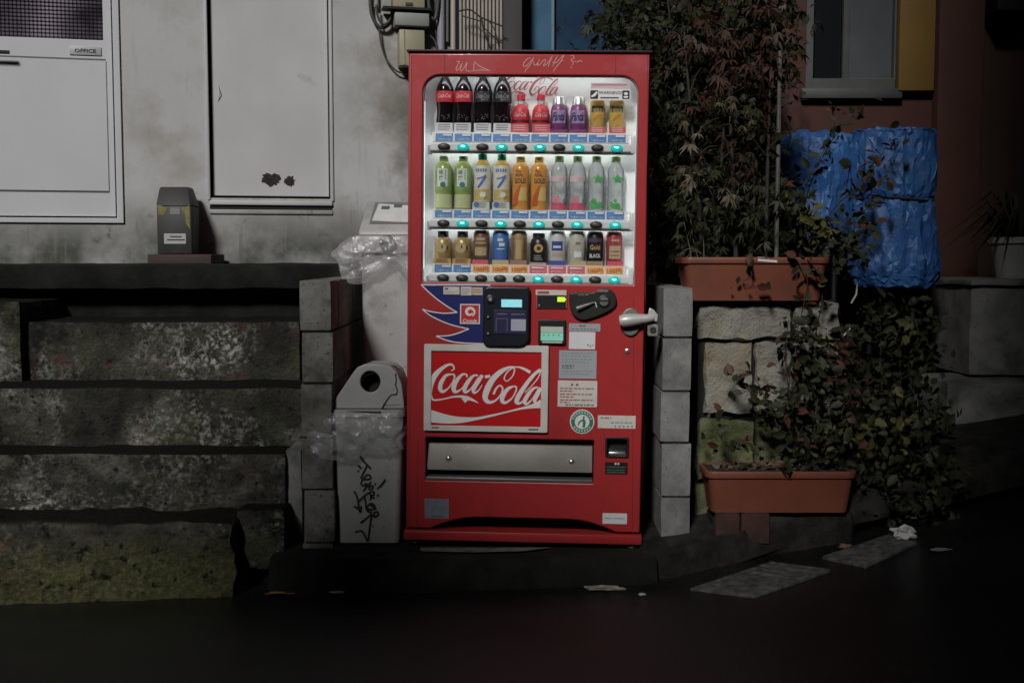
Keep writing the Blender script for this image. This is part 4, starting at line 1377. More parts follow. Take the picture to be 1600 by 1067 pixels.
# round green sticker
u_, v_ = mp_(909.5, 658.5)
rs = MB().lathe([(0.0455, 0), (0.0455, 0.0018), (0.0005, 0.0019)], 40, (u_, -0.0002, v_), 'y').build('round_sticker', PRINT, vm)
GRN = mat('sticker_green', (0.03, 0.18, 0.13), 0.5)
plate('green_ring', [ell(u_, v_, 0.0415, 0.0415, 36), ell(u_, v_, 0.0275, 0.0275, 32)], -0.0032, -0.0024, GRN, rs)
mb = MB()
for k in range(9):
    a = R(20 + 17.5 * k)
    mb.ribbon([(u_ + 0.0325 * math.cos(a), v_ + 0.0325 * math.sin(a)), (u_ + 0.0375 * math.cos(a), v_ + 0.0375 * math.sin(a))], [0.005, 0.006], -0.0036, False)
for k in range(7):
    a = R(218 + 17.5 * k)
    mb.ribbon([(u_ + 0.0325 * math.cos(a), v_ + 0.0325 * math.sin(a)), (u_ + 0.0375 * math.cos(a), v_ + 0.0375 * math.sin(a))], [0.006, 0.005], -0.0036, False)
mb.build('ring_print', PRINT, rs, normals=False)
mb = MB()
mb.flat(ell(u_ + 0.006, v_ + 0.016, 0.004, 0.0045, 12), -0.0028)
mb.ribbon([(u_ + 0.004, v_ + 0.011), (u_ + 0.008, v_ - 0.002), (u_ + 0.006, v_ - 0.022)], [0.007, 0.011, 0.009], -0.0028)
mb.ribbon([(u_ + 0.002, v_ + 0.006), (u_ - 0.010, v_ - 0.002), (u_ - 0.014, v_ - 0.014)], [0.006, 0.006, 0.004], -0.0030)
mb.build('emblem', GRN, rs, normals=False)
# ---- lock handle
h1, h2 = mp_(967, 501), mp_(1021, 496)
u_, v_ = mp_(985, 503)
bs = plate('handle_base', [ell(u_, v_, 0.038, 0.052, 28)], -0.012, 0.0, mat('handle_base_grey', (0.20, 0.22, 0.20), 0.45, metal=0.5), vm, bevel=0.004)
SILV = mat('silver_lever', (0.52, 0.51, 0.49), 0.4, metal=0.25)
hb = MB()
n = 9
hb.tube([(h1[0] + (h2[0] - h1[0]) * k / n, -0.030, h1[1] + (h2[1] - h1[1]) * k / n) for k in range(n + 1)], [0.018, 0.0235, 0.0245, 0.0235, 0.022, 0.020, 0.018, 0.0165, 0.0155, 0.010], 14)
hb.build('handle', SILV, vm)
q_ = [mp_(*p) for p in ((1012, 500), (1012, 488), (1014, 480.5), (1020, 483), (1027, 491), (1026, 502))]
plate('handle_hook', [q_[::-1]], -0.034, -0.012, SILV, vm, bevel=0.003)
x0_, x1_, z0_, z1_ = R4([(1011, 506), (1028, 506), (1011, 525), (1028, 525)])
lk = plate('padlock_eye', [rrect(x0_, x1_, z0_, z1_, 0.008, 4)], -0.022, -0.004, STEEL, vm, bevel=0.003)
MB().lathe([(0.012, 0), (0.012, 0.003), (0.008, 0.004), (0.0005, 0.001)], 16, ((x0_ + x1_) / 2, -0.022, (z0_ + z1_) / 2 + 0.002), 'y').build('keyhole', mat('dark_eye', (0.03, 0.03, 0.03), 0.4), lk)
u_, v_ = mp_(980, 548.5)
MB().lathe([(0.0095, 0), (0.0095, 0.004), (0.006, 0.006), (0.0005, 0.006)], 16, (u_, 0, v_), 'y').build('key_lock', CHROME, vm)
# ---- coin return and plates
MB().box(cr0 - 0.004, cr1 + 0.004, 0.031, 0.07, ct0 - 0.004, ct1 + 0.004).build('coin_return', BLACKP, vm)
q_ = R4([(949, 704), (979, 704), (949, 711), (979, 711)])
MB().box(q_[0] + 0.004, q_[1] - 0.004, -0.004, 0.031, q_[2], q_[3] - 0.005).build('return_lip', CHROME, vm, bevel=0.003)
crf = plate('coin_return_frame', [rrect(cr0 - .006, cr1 + .006, ct0 - .006, ct1 + .006, 0.008, 4), rrect(cr0 + .002, cr1 - .002, ct0 + .002, ct1 - .002, 0.008, 4)], -0.006, 0.004, BLACKP, vm, bevel=0.002)
sticker('return_plate', [(946, 722), (981, 722), (945, 740), (980, 741)], BLACKP, -0.002, [(mat('dim_green_ink', (0.09, 0.13, 0.09), 0.6), words([(0.35, 0.92), (0.6, 0.9), (0.8, 0.9)], h=0.1, seed=14)), (PRINT, [(0.42, 0.5, 0.05, 0.2), (0.55, 0.62, 0.05, 0.2)])])
sticker('rating_plate', [(664, 779), (702, 779), (663, 809), (701, 810)], mat('rating_grey', (0.24, 0.27, 0.30), 0.45, (0.18, 0.21, 0.25), 40, metal=0.3), -0.002, [(INKG, [(0.74, 0.8, 0.06, 0.12)] + words([(0.86, 0.8)], 0.3, h=0.06, seed=15))])
sticker('serial_plate', [(942, 801), (980, 802), (941, 817), (979, 819)], WHST, -0.002, [(INKG, words([(0.45, 0.92)], h=0.07, seed=16))])
# ---- delivery tray
ty0 = 0.075
MB().box(tl - 0.01, tr_ + 0.01, ty0 + 0.05, ty0 + 0.06, tb - 0.01, tt + 0.01).build('tray_back', BLACK, vm)
mb = MB()
for z in (tt + 0.006, tb - 0.006):
    mb.box(tl - 0.01, tr_ + 0.01, 0.031, ty0 + 0.049, z - 0.002, z + 0.002)
for x in (tl - 0.006, tr_ + 0.006):
    mb.box(x - 0.002, x + 0.002, 0.031, ty0 + 0.049, tb - 0.0035, tt + 0.0035)
mb.build('tray_lining', mat('tray_dark', (0.03, 0.03, 0.03), 0.5), vm)
fz0 = mp_(800, 735, 0.03)[1]
fl = MB().hexa([(tl + .004, 0.016, fz0), (tr_ - .004, 0.016, fz0), (tr_ - .004, 0.022, fz0), (tl + .004, 0.022, fz0),
                (tl + .004, 0.045, tt - .012), (tr_ - .004, 0.045, tt - .012), (tr_ - .004, 0.051, tt - .012), (tl + .004, 0.051, tt - .012)]).build('tray_flap', STEEL, vm, bevel=0.002)
for (a_, b_) in ((701, 716), (893, 721)):
    u_, v_ = mp_(a_, b_, 0.03)
    MB().lathe([(0.013, 0), (0.013, 0.003), (0.009, 0.008), (0.004, 0.010), (0.0005, 0.010)], 14, (u_, 0.029, v_), 'y').build('bolt', CHROME, fl)
lz = mp_(800, 747, 0.0)[1]
MB().box(tl + 0.002, tr_ - 0.002, -0.003, 0.06, tb + 0.001, lz).build('tray_lip', mat('lip_grey', (0.20, 0.20, 0.19), 0.4, metal=0.5), vm, bevel=0.003)

# ================================================================== SAMPLE DRINKS
ROWV = [shelf_v[0], shelf_v[1], shelf_v[2]]
DRN = random.Random(12)
def drink(i, r_, name, label, group):
    M = MM @ Matrix.Translation((col_u[i], dI, 0)) @ Matrix.Translation((0, 0, 0))
    # stand on the shelf board, seen above the price card
    v = shelf_base[r_]
    M = MM @ Matrix.Translation((mp_(694 + 29.75 * i, 300, dI)[0], dI, v))
    M = M @ Matrix.Translation((DRN.uniform(-.002, .002), DRN.uniform(-.002, .002), 0)) @ Matrix.Rotation(R(DRN.uniform(-7, 7)), 4, 'Z')
    return empty(name, label, 'drink', group, M @ Matrix.Diagonal((1.10 if r_ == 2 else 1.07, 1.0, 1.05 if r_ == 2 else (1.09 if (r_ == 0 and i > 3) else 1.0), 1.0)))


shelf_base = []
for r_ in range(3):
    py = [(209, 209.5), (328, 330), (412.5, 416)][r_]
    vbase = (mp_(694, py[0], dI)[1] + mp_(962, py[1], dI)[1]) / 2
    shelf_base.append(vbase)
    # stepped display board the samples stand on
    ua, ub = mp_(676, 300, dI)[0], mp_(986, 300, dI)[0]
    MB().box(ua, ub, dI - 0.036, D1 - 0.003, vbase - 0.010, vbase - 0.0004).build('display_step', INNER, vm)

COLA = mat('cola', (0.010, 0.006, 0.008), 0.12)
CLEAR = clearmat('clear_plastic', (0.93, 0.96, 0.95), 0.06, 0.80, (0.85, 0.88, 0.88), 1.35)
CAPR = mat('cap_red', (0.55, 0.03, 0.05), 0.4)
CAPB = mat('cap_black', (0.02, 0.02, 0.022), 0.4)
CAPG = mat('cap_green', (0.03, 0.35, 0.22), 0.4)
CAPLG = mat('cap_light_green', (0.30, 0.42, 0.18), 0.4)
CAPW = mat('cap_white', (0.65, 0.66, 0.64), 0.4)
ALU = mat('aluminium', (0.58, 0.58, 0.57), 0.3, metal=0.8)
LABR = mat('label_red', (0.55, 0.035, 0.05), 0.45, (0.48, 0.03, 0.045), 60)
LABK = mat('label_black', (0.018, 0.018, 0.022), 0.4)
CARDW = mat('card_white', (0.68, 0.68, 0.70), 0.6)
CARDR = mat('card_red', (0.62, 0.10, 0.13), 0.6)


def carton(root, wdt, h, m, lines=True, mi=None):
    """printed paper sleeve around the foot of a sample."""
    o = MB().prism(rrect(-wdt / 2, wdt / 2, 0.0, h, 0.001, 1), -0.0345, -0.0325).build('paper_sleeve', m, root)
    if lines:
        mb = MB()
        rn = random.Random(int(h * 9999) + int(wdt * 777))
        for k in range(3):
            z = h * (0.75 - 0.25 * k)
            mb.flat([(-wdt * 0.36, z), (wdt * (0.2 + 0.15 * rn.random()), z), (wdt * 0.36, z + 0.003), (-wdt * 0.36, z + 0.003)], -0.0351)
        mb.build('lettering', mi or MATS['print_grey'], o, normals=False)
    return o


def cola_bottle(i, label, zero):
    root = drink(i, 0, 'cola_bottle', label, 'sample drinks on the top shelf')
    H = 0.220
    prof = [(0.024, 0.020), (0.029, 0.026), (0.0305, 0.045), (0.0275, 0.075), (0.0285, 0.095), (0.0315, 0.115), (0.0315, 0.150), (0.030, 0.165), (0.024, 0.182), (0.016, 0.196), (0.0125, 0.206)]
    prof = [(r, 0.0 + z) for r, z in prof]
    prof[0] = (0.024, 0.0)
    MB().lathe(prof, 24).build('bottle', COLA, root, ang=60)
    MB().lathe([(0.0125, 0.2065), (0.0125, 0.214)], 16).build('neck', CLEAR, root)
    MB().lathe([(0.0148, 0.2145), (0.0148, 0.230), (0.013, 0.232)], 16).build('cap', CAPB if zero else CAPR, root)
    lb = MB().lathe([(0.0321, 0.112), (0.0323, 0.118), (0.0323, 0.146), (0.0318, 0.152)], 24, caps=False).build('label_band', LABK if zero else LABR, root)
    mb = MB()
    add_bent(mb, 'Coca-Cola', 0.135, 0.050, 0.017, 0.0327, 0, 0.02, 0.25)
    if zero:
        add_bent(mb, 'ZERO', 0.121, 0.026, 0.007, 0.0327, 0.2, 0.02)
    mb.build('lettering', mat('dim_print', (0.26, 0.25, 0.25), 0.5) if zero else mat('label_print', (0.74, 0.45, 0.42), 0.5), lb, normals=False)
    sp = MB()
    rn = random.Random(i)
    for k in range(14):                         # condensation beads
        a, z = -0.7 + 1.4 * rn.random(), 0.045 + 0.022 * rn.random()
        rr = 0.0298
        x, y = rr * math.sin(a), -rr * math.cos(a)
        sp.lathe([(0.0014, 0), (0.0010, 0.001), (0.0002, 0.0014)], 6, (x, y, z), 'y')
    sp.build('bead', MATS['grey_lens'], root)
    carton(root, 0.060, 0.034, CARDW)


cola_bottle(0, 'red labelled cola bottle at the start of the top shelf', False)
cola_bottle(1, 'red labelled cola bottle, second on the top shelf', False)
cola_bottle(2, 'black labelled cola bottle beside the red labelled ones', True)
cola_bottle(3, 'black labelled cola bottle beside the small red bottles', True)


def small_red(i, label):
    root = drink(i, 0, 'small_bottle', label, 'sample drinks on the top shelf')
    MB().lathe([(0.026, 0.0), (0.030, 0.006), (0.0305, 0.065), (0.029, 0.078), (0.022, 0.092), (0.0125, 0.098)], 24).build('bottle', LABR, root, ang=60)
    MB().lathe([(0.0125, 0.0985), (0.0118, 0.112)], 16).build('neck', CLEAR, root)
    MB().lathe([(0.0145, 0.1125), (0.0145, 0.130), (0.0125, 0.132)], 16).build('cap', CAPR, root)
    mb = MB()
    add_bent(mb, 'Coca-Cola', 0.062, 0.046, 0.016, 0.0309, 0, 0.015, 0.25)
    mb.build('lettering', MATS['label_print'], root, normals=False)
    mb = MB()
    bent_patch(mb, -1.2, 1.2, 0.036, 0.044, 0.0310)
    mb.build('dark_band', mat('maroon', (0.10, 0.01, 0.015), 0.4), root)
    carton(root, 0.062, 0.030, CARDR, mi=MATS['label_print'])


small_red(4, 'small red capped bottle beside the black labelled cola')
small_red(5, 'small red capped bottle beside the purple cans')
# red-pink backing card behind the bottle cans
mb = MB()
ua, ub = mp_(859, 160, 0.145)[0], mp_(917, 160, 0.145)[0]
z0_, z1_ = mp_(880, 208, 0.145)[1], mp_(880, 154, 0.145)[1]
bc = tag(link('backing_card', MB().box(ua, ub, 0.145, 0.147, z0_, z1_).mesh('backing_card'), mat('magenta_card', (0.42, 0.07, 0.16), 0.6, (0.50, 0.12, 0.22), 50)), 'magenta backing card behind the two purple bottle cans', 'card')
bc.matrix_world = MM
PURP = mat('grape_purple', (0.16, 0.035, 0.13), 0.35, (0.24, 0.07, 0.20), 70)


def grape_can(i, label):
    root = drink(i, 0, 'bottle_can', label, 'sample drinks on the top shelf')
    MB().lathe([(0.026, 0.0), (0.029, 0.005), (0.0295, 0.075), (0.0265, 0.092), (0.0235, 0.096)], 24).build('body', PURP, root, ang=60)
    MB().lathe([(0.0235, 0.0965), (0.0235, 0.102), (0.0225, 0.104), (0.0225, 0.120), (0.020, 0.124)], 20).build('cap', ALU, root)
    mb = MB()
    bent_patch(mb, -0.85, 0.85, 0.034, 0.078, 0.0297)
    o1 = mb.build('label_flash', mat('lilac', (0.42, 0.34, 0.48), 0.5, (0.22, 0.10, 0.24), 90), root, normals=False)
    mb = MB()
    add_bent(mb, 'Fanta', 0.056, 0.044, 0.030, 0.0303, 0, 0.03, 0.2)
    mb.build('lettering', mat('navy_print', (0.02, 0.03, 0.13), 0.5), root, normals=False)
    carton(root, 0.058, 0.012, mat('card_purple', (0.20, 0.04, 0.13), 0.6), False)


grape_can(6, 'purple bottle can with silver cap beside the red bottles')
grape_can(7, 'purple bottle can with silver cap beside the golden bottles')
GOLDY = mat('golden_label', (0.52, 0.34, 0.06), 0.4, (0.60, 0.45, 0.16), 50)


def gold_small(i, label):
    root = drink(i, 0, 'golden_can', label, 'sample drinks on the top shelf')
    MB().lathe([(0.023, 0.0), (0.0255, 0.004), (0.0255, 0.108), (0.022, 0.117), (0.020, 0.120)], 24).build('body', GOLDY, root, ang=60)
    MB().lathe([(0.0200, 0.1203), (0.0215, 0.122), (0.0205, 0.124)], 20).build('rim', ALU, root)
    mb = MB()
    bent_patch(mb, -0.9, 0.9, 0.072, 0.094, 0.0258)
    mb.build('dark_band', mat('umber_band', (0.06, 0.05, 0.05), 0.4), root)
    mb = MB()
    add_bent(mb, 'GOLD', 0.0785, 0.034, 0.012, 0.0261, 0, 0.02)
    add_bent(mb, 'REAL', 0.092, 0.024, 0.006, 0.0261, 0, 0.02)
    mb.build('lettering', GOLDY, root, normals=False)
    mb = MB()
    mb.ribbon([(-0.016, 0.045), (-0.004, 0.055), (0.012, 0.066)], [0.006, 0.012, 0.006], -0.0262)
    mb.build('flash', mat('orange_flash', (0.60, 0.22, 0.03), 0.4), root, normals=False)
    carton(root, 0.056, 0.022, CARDR, mi=MATS['label_print'])


gold_small(8, 'slim golden can beside the purple bottle cans')
gold_small(9, 'slim golden can under the warning sticker at the end')

# ---- second shelf
GT = mat('green_tea', (0.28, 0.36, 0.10), 0.15)
GTL = mat('tea_foot', (0.50, 0.53, 0.30), 0.3)
PETW = mat('pet_label_white', (0.62, 0.65, 0.58), 0.45)
PETG = mat('pet_label_green', (0.20, 0.30, 0.10), 0.45, (0.30, 0.40, 0.15), 30)


def pet(prof_h=0.205):
    return [(0.026, 0.0), (0.0295, 0.005), (0.0300, 0.050), (0.0285, 0.058), (0.0300, 0.066), (0.0305, 0.145), (0.029, 0.158), (0.022, 0.172), (0.0145, 0.181)]


def tea(i, label):
    root = drink(i, 1, 'green_tea_bottle', label, 'sample drinks on the middle shelf')
    MB().lathe(pet(), 24).build('bottle', GT, root, ang=60)
    MB().lathe([(0.0145, 0.1815), (0.016, 0.183), (0.016, 0.198), (0.014, 0.200)], 16).build('cap', CAPLG, root)
    lb = MB().lathe([(0.0309, 0.066), (0.0312, 0.070), (0.0312, 0.142), (0.030, 0.152)], 24, caps=False).build('label_sleeve', PETG, root)
    mb = MB()
    bent_patch(mb, -0.62, 0.62, 0.085, 0.152, 0.0315)
    mb.build('label_panel', PETW, lb)
    mb = MB()
    for k, ch in enumerate('綾鷹'):
        add_bent(mb, ch, 0.138 - 0.022 * k, 0.017, 0.018, 0.0319, -0.15, 0.01)
    for k in range(4):
        bent_patch(mb, 0.30, 0.42, 0.112 + k * 0.009, 0.117 + k * 0.009, 0.0318, 1)
    mb.build('lettering', mat('ink_green_dark', (0.05, 0.10, 0.05), 0.5), lb, normals=False)
    mb = MB()
    mb.lathe([(0.010, 0), (0.0098, 0.0004)], 16, (0.002, -0.0316, 0.092), 'y')
    mb.build('mark', mat('mark_teal', (0.03, 0.16, 0.16), 0.5), lb)
    MB().lathe([(0.0304, 0.006), (0.0306, 0.056)], 24, caps=False).build('foot_sleeve', GTL, root)


tea(0, 'pale green tea bottle at the start of the middle shelf')
tea(1, 'pale green tea bottle, second on the middle shelf')
YTEA = mat('barley_tea', (0.50, 0.33, 0.08), 0.2)
BLUEP = mat('blue_print', (0.07, 0.14, 0.42), 0.5)


def blend(i, label):
    root = drink(i, 1, 'blended_tea_bottle', label, 'sample drinks on the middle shelf')
    MB().lathe([(0.026, 0.0), (0.0295, 0.005), (0.0300, 0.150), (0.026, 0.168), (0.0145, 0.186)], 24).build('bottle', YTEA, root, ang=60)
    MB().lathe([(0.0145, 0.1865), (0.016, 0.188), (0.016, 0.206), (0.014, 0.208)], 16).build('cap', CAPG, root)
    lb = MB().lathe([(0.0304, 0.030), (0.0306, 0.150), (0.028, 0.164)], 24, caps=False).build('label_sleeve', mat('cream_label', (0.60, 0.57, 0.48), 0.45), root)
    mb = MB()
    for k in range(5):
        bent_patch(mb, -0.7 + 0.28 * k, -0.52 + 0.28 * k, 0.140, 0.152, 0.0310, 1)
    mb.ribbon([(-0.012, 0.082), (0.000, 0.098), (0.014, 0.125)], [0.007, 0.010, 0.004], -0.0312)
    mb.ribbon([(-0.016, 0.115), (0.004, 0.120), (0.016, 0.128)], [0.004, 0.005, 0.004], -0.0316)
    mb.build('lettering', BLUEP, lb, normals=False)
    mb = MB()
    bent_patch(mb, -1.0, 1.0, 0.034, 0.076, 0.0309)
    mb.build('grain_band', mat('grain_gold', (0.50, 0.33, 0.09), 0.5, (0.58, 0.46, 0.22), 60), lb)
    mb = MB()
    mb.lathe([(0.011, 0), (0.0108, 0.0004)], 16, (0.006, -0.0312, 0.055), 'y')
    mb.build('grain_mark', PETW, lb)
    c_ = carton(root, 0.060, 0.028, mat('card_pale_green', (0.50, 0.58, 0.50), 0.6), True)
    mb = MB()
    mb.flat(ell(-0.016, 0.018, 0.010, 0.010, 14), -0.0353)
    mb.build('mark', BLUEP, c_, normals=False)


blend(2, 'green capped blended tea bottle beside the green tea')
blend(3, 'green capped blended tea bottle beside the orange bottles')
ORJ = mat('orange_drink', (0.62, 0.27, 0.05), 0.2, (0.66, 0.36, 0.10), 40)


def orange(i, label):
    root = drink(i, 1, 'orange_bottle', label, 'sample drinks on the middle shelf')
    MB().lathe([(0.026, 0.0), (0.0290, 0.005), (0.0292, 0.150), (0.026, 0.165), (0.0145, 0.180)], 24).build('bottle', ORJ, root, ang=60)
    MB().lathe([(0.0145, 0.1805), (0.016, 0.182), (0.016, 0.198), (0.014, 0.200)], 16).build('cap', mat('cap_yellow', (0.55, 0.45, 0.12), 0.4), root)
    mb = MB()
    add_bent(mb, 'GOLD', 0.108, 0.042, 0.020, 0.0297, 0, 0.03)
    add_bent(mb, 'REAL', 0.130, 0.030, 0.012, 0.0297, -0.1, 0.03)
    mb.build('lettering', mat('navy_dark', (0.02, 0.02, 0.06), 0.5), root, normals=False)
    mb = MB()
    mb.ribbon([(-0.018, 0.020), (-0.012, 0.055), (0.002, 0.094)], [0.020, 0.016, 0.004], -0.0304)
    mb.ribbon([(-0.014, 0.150), (-0.010, 0.144), (0.006, 0.141)], [0.008, 0.008, 0.006], -0.0300)
    mb.build('flash', mat('red_flash', (0.52, 0.10, 0.03), 0.4), root, normals=False)
    mb = MB()
    bent_patch(mb, -0.2, 0.9, 0.035, 0.085, 0.0296)
    mb.build('pale_band', mat('pale_gold', (0.62, 0.48, 0.16), 0.4), root)


orange(4, 'orange bottle beside the green capped tea, with a red flash')
orange(5, 'orange bottle beside the clear pink bottles, with a red flash')
PINKL = mat('label_pink', (0.55, 0.17, 0.22), 0.45, (0.60, 0.30, 0.33), 60)
LEAFG = mat('leaf_print', (0.05, 0.30, 0.07), 0.5, (0.12, 0.42, 0.12), 60)
WATER = clearmat('clear_bottle', (0.92, 0.94, 0.94), 0.08, 0.62, (0.72, 0.75, 0.75), 1.35)


def water(i, label, pink):
    root = drink(i, 1, 'water_bottle', label, 'sample drinks on the middle shelf')
    MB().lathe([(0.026, 0.0), (0.0290, 0.005), (0.0292, 0.040), (0.0275, 0.050), (0.0292, 0.060), (0.0275, 0.072), (0.0292, 0.084), (0.0275, 0.098), (0.0292, 0.110), (0.0292, 0.140), (0.026, 0.160), (0.0145, 0.180)], 24).build('bottle', WATER, root, ang=60)
    MB().lathe([(0.0145, 0.1805), (0.016, 0.182), (0.016, 0.202), (0.014, 0.204)], 16).build('cap', CAPLG, root)
    if pink:
        mb = MB()
        bent_patch(mb, -1.1, 1.1, 0.108, 0.128, 0.0297)
        mb.build('pink_band', mat('pale_pink_film', (0.62, 0.40, 0.42), 0.45, (0.64, 0.52, 0.53), 60), root)
        mb = MB()
        mb.lathe([(0.016, 0), (0.0155, 0.0005)], 20, (-0.008, -0.0302, 0.040), 'y')
        mb.build('fruit_print', PINKL, root)
        mb = MB()
        bent_patch(mb, -1.1, 1.1, 0.004, 0.028, 0.0298)
        mb.build('pink_foot', mat('label_hot_pink', (0.58, 0.09, 0.16), 0.45), root)
        mb = MB()
        mb.flat(ell(0.020, 0.036, 0.005, 0.009, 12), -0.0262)
        mb.build('grey_mark', mat('slate_mark', (0.10, 0.15, 0.17), 0.5), root, normals=False)
    else:
        mb = MB()
        for k in range(5):
            a = R(90 + 72 * k)
            cx_, cz_ = 0.006, 0.118
            mb.ribbon([(cx_, cz_), (cx_ + 0.008 * math.cos(a), cz_ + 0.008 * math.sin(a)), (cx_ + 0.019 * math.cos(a), cz_ + 0.019 * math.sin(a))], [0.004, 0.012, 0.002], -0.0300 - 0.0001 * k)
        rn = random.Random(i)
        for k in range(16):
            cx_, cz_ = -0.018 + 0.034 * rn.random(), 0.010 + 0.030 * rn.random()
            a = R(20 + 140 * rn.random())
            mb.ribbon([(cx_ - .008 * math.cos(a), cz_ - .006 * math.sin(a)), (cx_, cz_), (cx_ + .010 * math.cos(a), cz_ + .008 * math.sin(a))], [0.003, 0.013, 0.003], -0.0301 - 0.00012 * k)
        mb.build('leaf_print', LEAFG, root, normals=False)


water(6, 'clear bottle with pink foot beside the orange bottles', True)
water(7, 'clear bottle with pink foot beside the leaf printed ones', True)
water(8, 'clear bottle with green leaf print beside the pink ones', False)
water(9, 'clear bottle with green leaf print at the end of the middle shelf', False)

# ---- third shelf
COFG = mat('coffee_gold', (0.36, 0.24, 0.10), 0.35, (0.45, 0.32, 0.14), 60, metal=0.2)


def bottle_coffee(i, label):
    root = drink(i, 2, 'coffee_bottle_can', label, 'sample drinks on the bottom shelf')
    MB().lathe([(0.027, 0.0), (0.030, 0.005), (0.0302, 0.070), (0.0275, 0.086), (0.019, 0.096)], 24).build('body', COFG, root, ang=60)
    MB().lathe([(0.019, 0.0965), (0.0185, 0.100), (0.0185, 0.116), (0.017, 0.118)], 20).build('cap', CAPB, root)
    mb = MB()
    mb.lathe([(0.018, 0), (0.0178, 0.0004)], 20, (-0.004, -0.0306, 0.058), 'y')
    mb.build('roundel', mat('pale_brown', (0.50, 0.38, 0.20), 0.4), root)
    mb = MB()
    for (a_, z_) in ((-0.35, 0.066), (-0.1, 0.062), (0.25, 0.060), (0.5, 0.058)):
        bent_patch(mb, a_, a_ + 0.16, z_ - 0.006, z_ + 0.006, 0.0312, 1)
    mb.build('lettering', mat('dark_brown_print', (0.06, 0.035, 0.02), 0.5), root, normals=False)
    carton(root, 0.062, 0.020, mat('card_gold', (0.52, 0.34, 0.12), 0.6), True, mat('brown_ink', (0.20, 0.09, 0.05), 0.6))


bottle_coffee(0, 'gold coffee bottle can with black cap at the start of the bottom shelf')
bottle_coffee(1, 'gold coffee bottle can with black cap, second on the bottom shelf')


def can(i, label, mbody, bands=(), texts=(), card=None, r=0.0275, h=0.120):
    root = drink(i, 2, 'drink_can', label, 'sample drinks on the bottom shelf')
    MB().lathe([(r - 0.003, 0.0), (r, 0.004), (r, h - 0.008), (r - 0.0035, h)], 24).build('body', mbody, root, ang=50)
    MB().lathe([(r - 0.0035, h + 0.0003), (r - 0.0025, h + 0.002), (r - 0.0040, h + 0.003)], 20).build('rim', ALU, root)
    for k, (m, a0_, a1_, z0_, z1_) in enumerate(bands):
        mb = MB()
        bent_patch(mb, a0_, a1_, z0_, z1_, r + 0.0004 + 0.0001 * k)
        mb.build('print_band', m, root)
    for (m, s, z_, w_, h_) in texts:
        mb = MB()
        add_bent(mb, s, z_, w_, h_, r + 0.0011, 0, 0.02)
        mb.build('lettering', m, root, normals=False)
    if card:
        carton(root, 0.056, 0.017, card, False)
    return root


MARO = mat('can_maroon', (0.17, 0.07, 0.05), 0.35, (0.26, 0.13, 0.08), 60)
TANP = mat('tan_print', (0.46, 0.36, 0.20), 0.45)
can(2, 'brown and tan coffee can with pink card beside the gold bottle cans', MARO, [(TANP, -0.8, 0.8, 0.032, 0.062), (mat('olive_band', (0.06, 0.06, 0.03), 0.5), -0.8, 0.8, 0.018, 0.026), (TANP, -0.7, 0.7, 0.074, 0.080), (TANP, -0.6, 0.6, 0.086, 0.096)], (), CARDR)
can(3, 'blue coffee can on the bottom shelf', mat('can_blue', (0.05, 0.16, 0.42), 0.35, (0.08, 0.22, 0.50), 50), [(BLUEP, -0.8, 0.8, 0.018, 0.048), (PRINT, -0.5, 0.5, 0.055, 0.058), (PRINT, -0.4, 0.3, 0.084, 0.094), (PRINT, -0.2, 0.5, 0.066, 0.078)], (), mat('card_tan', (0.52, 0.42, 0.22), 0.6))
can(4, 'golden brown coffee can beside the blue can', mat('can_bronze', (0.30, 0.19, 0.08), 0.35, (0.42, 0.28, 0.12), 50), [(TANP, -0.35, 0.35, 0.02, 0.09), (MARO, -0.9, -0.6, 0.01, 0.098), (MARO, 0.6, 0.9, 0.01, 0.098)], (), mat('card_brown', (0.35, 0.20, 0.14), 0.6))
# black bottle-shaped can with a round badge
root = drink(5, 2, 'black_coffee_can', 'black coffee can with a round golden badge on the bottom shelf', 'sample drinks on the bottom shelf')
MB().lathe([(0.026, 0.0), (0.029, 0.005), (0.0292, 0.075), (0.026, 0.090), (0.0215, 0.096)], 24).build('body', mat('can_black_brown', (0.022, 0.014, 0.012), 0.35), root, ang=60)
MB().lathe([(0.0215, 0.0965), (0.021, 0.112), (0.019, 0.114)], 20).build('cap', CAPB, root)
bd = MB().lathe([(0.0155, 0), (0.0153, 0.0006), (0.0005, 0.0007)], 24, (0, -0.0292, 0.060), 'y').build('badge', mat('badge_gold', (0.50, 0.34, 0.12), 0.45), root)
MB().lathe([(0.0075, 0), (0.0073, 0.0004), (0.0004, 0.0005)], 16, (0.001, -0.0301, 0.060), 'y').build('badge_print', MATS['dark_brown_print'], bd)
mb = MB()
for k in range(3):
    bent_patch(mb, -0.55, 0.5 - 0.1 * k, 0.018 + k * 0.007, 0.0215 + k * 0.007, 0.0296)
mb.build('lettering', MATS['dim_print'], root, normals=False)
carton(root, 0.056, 0.010, mat('card_pink_grey', (0.42, 0.32, 0.31), 0.6), False)
can(6, 'white and blue coffee can beside the black badge can', mat('can_white', (0.58, 0.58, 0.58), 0.35), [(mat('can_navy', (0.05, 0.07, 0.26), 0.4), -0.7, 0.7, 0.052, 0.086), (mat('can_sand', (0.45, 0.36, 0.26), 0.4), -0.6, 0.7, 0.030, 0.046), (PRINT, -0.5, 0.45, 0.062, 0.070)], (), mat('card_navy', (0.06, 0.08, 0.30), 0.6), 0.0285)
can(7, 'pale silver and cream coffee can beside the black one', mat('can_cream', (0.46, 0.42, 0.34), 0.35, (0.54, 0.51, 0.45), 50), [(PRINT, -0.45, 0.45, 0.030, 0.050), (mat('taupe_print', (0.22, 0.19, 0.14), 0.5), -0.3, 0.3, 0.074, 0.084)], (), mat('card_sand', (0.50, 0.40, 0.24), 0.6), 0.0285)
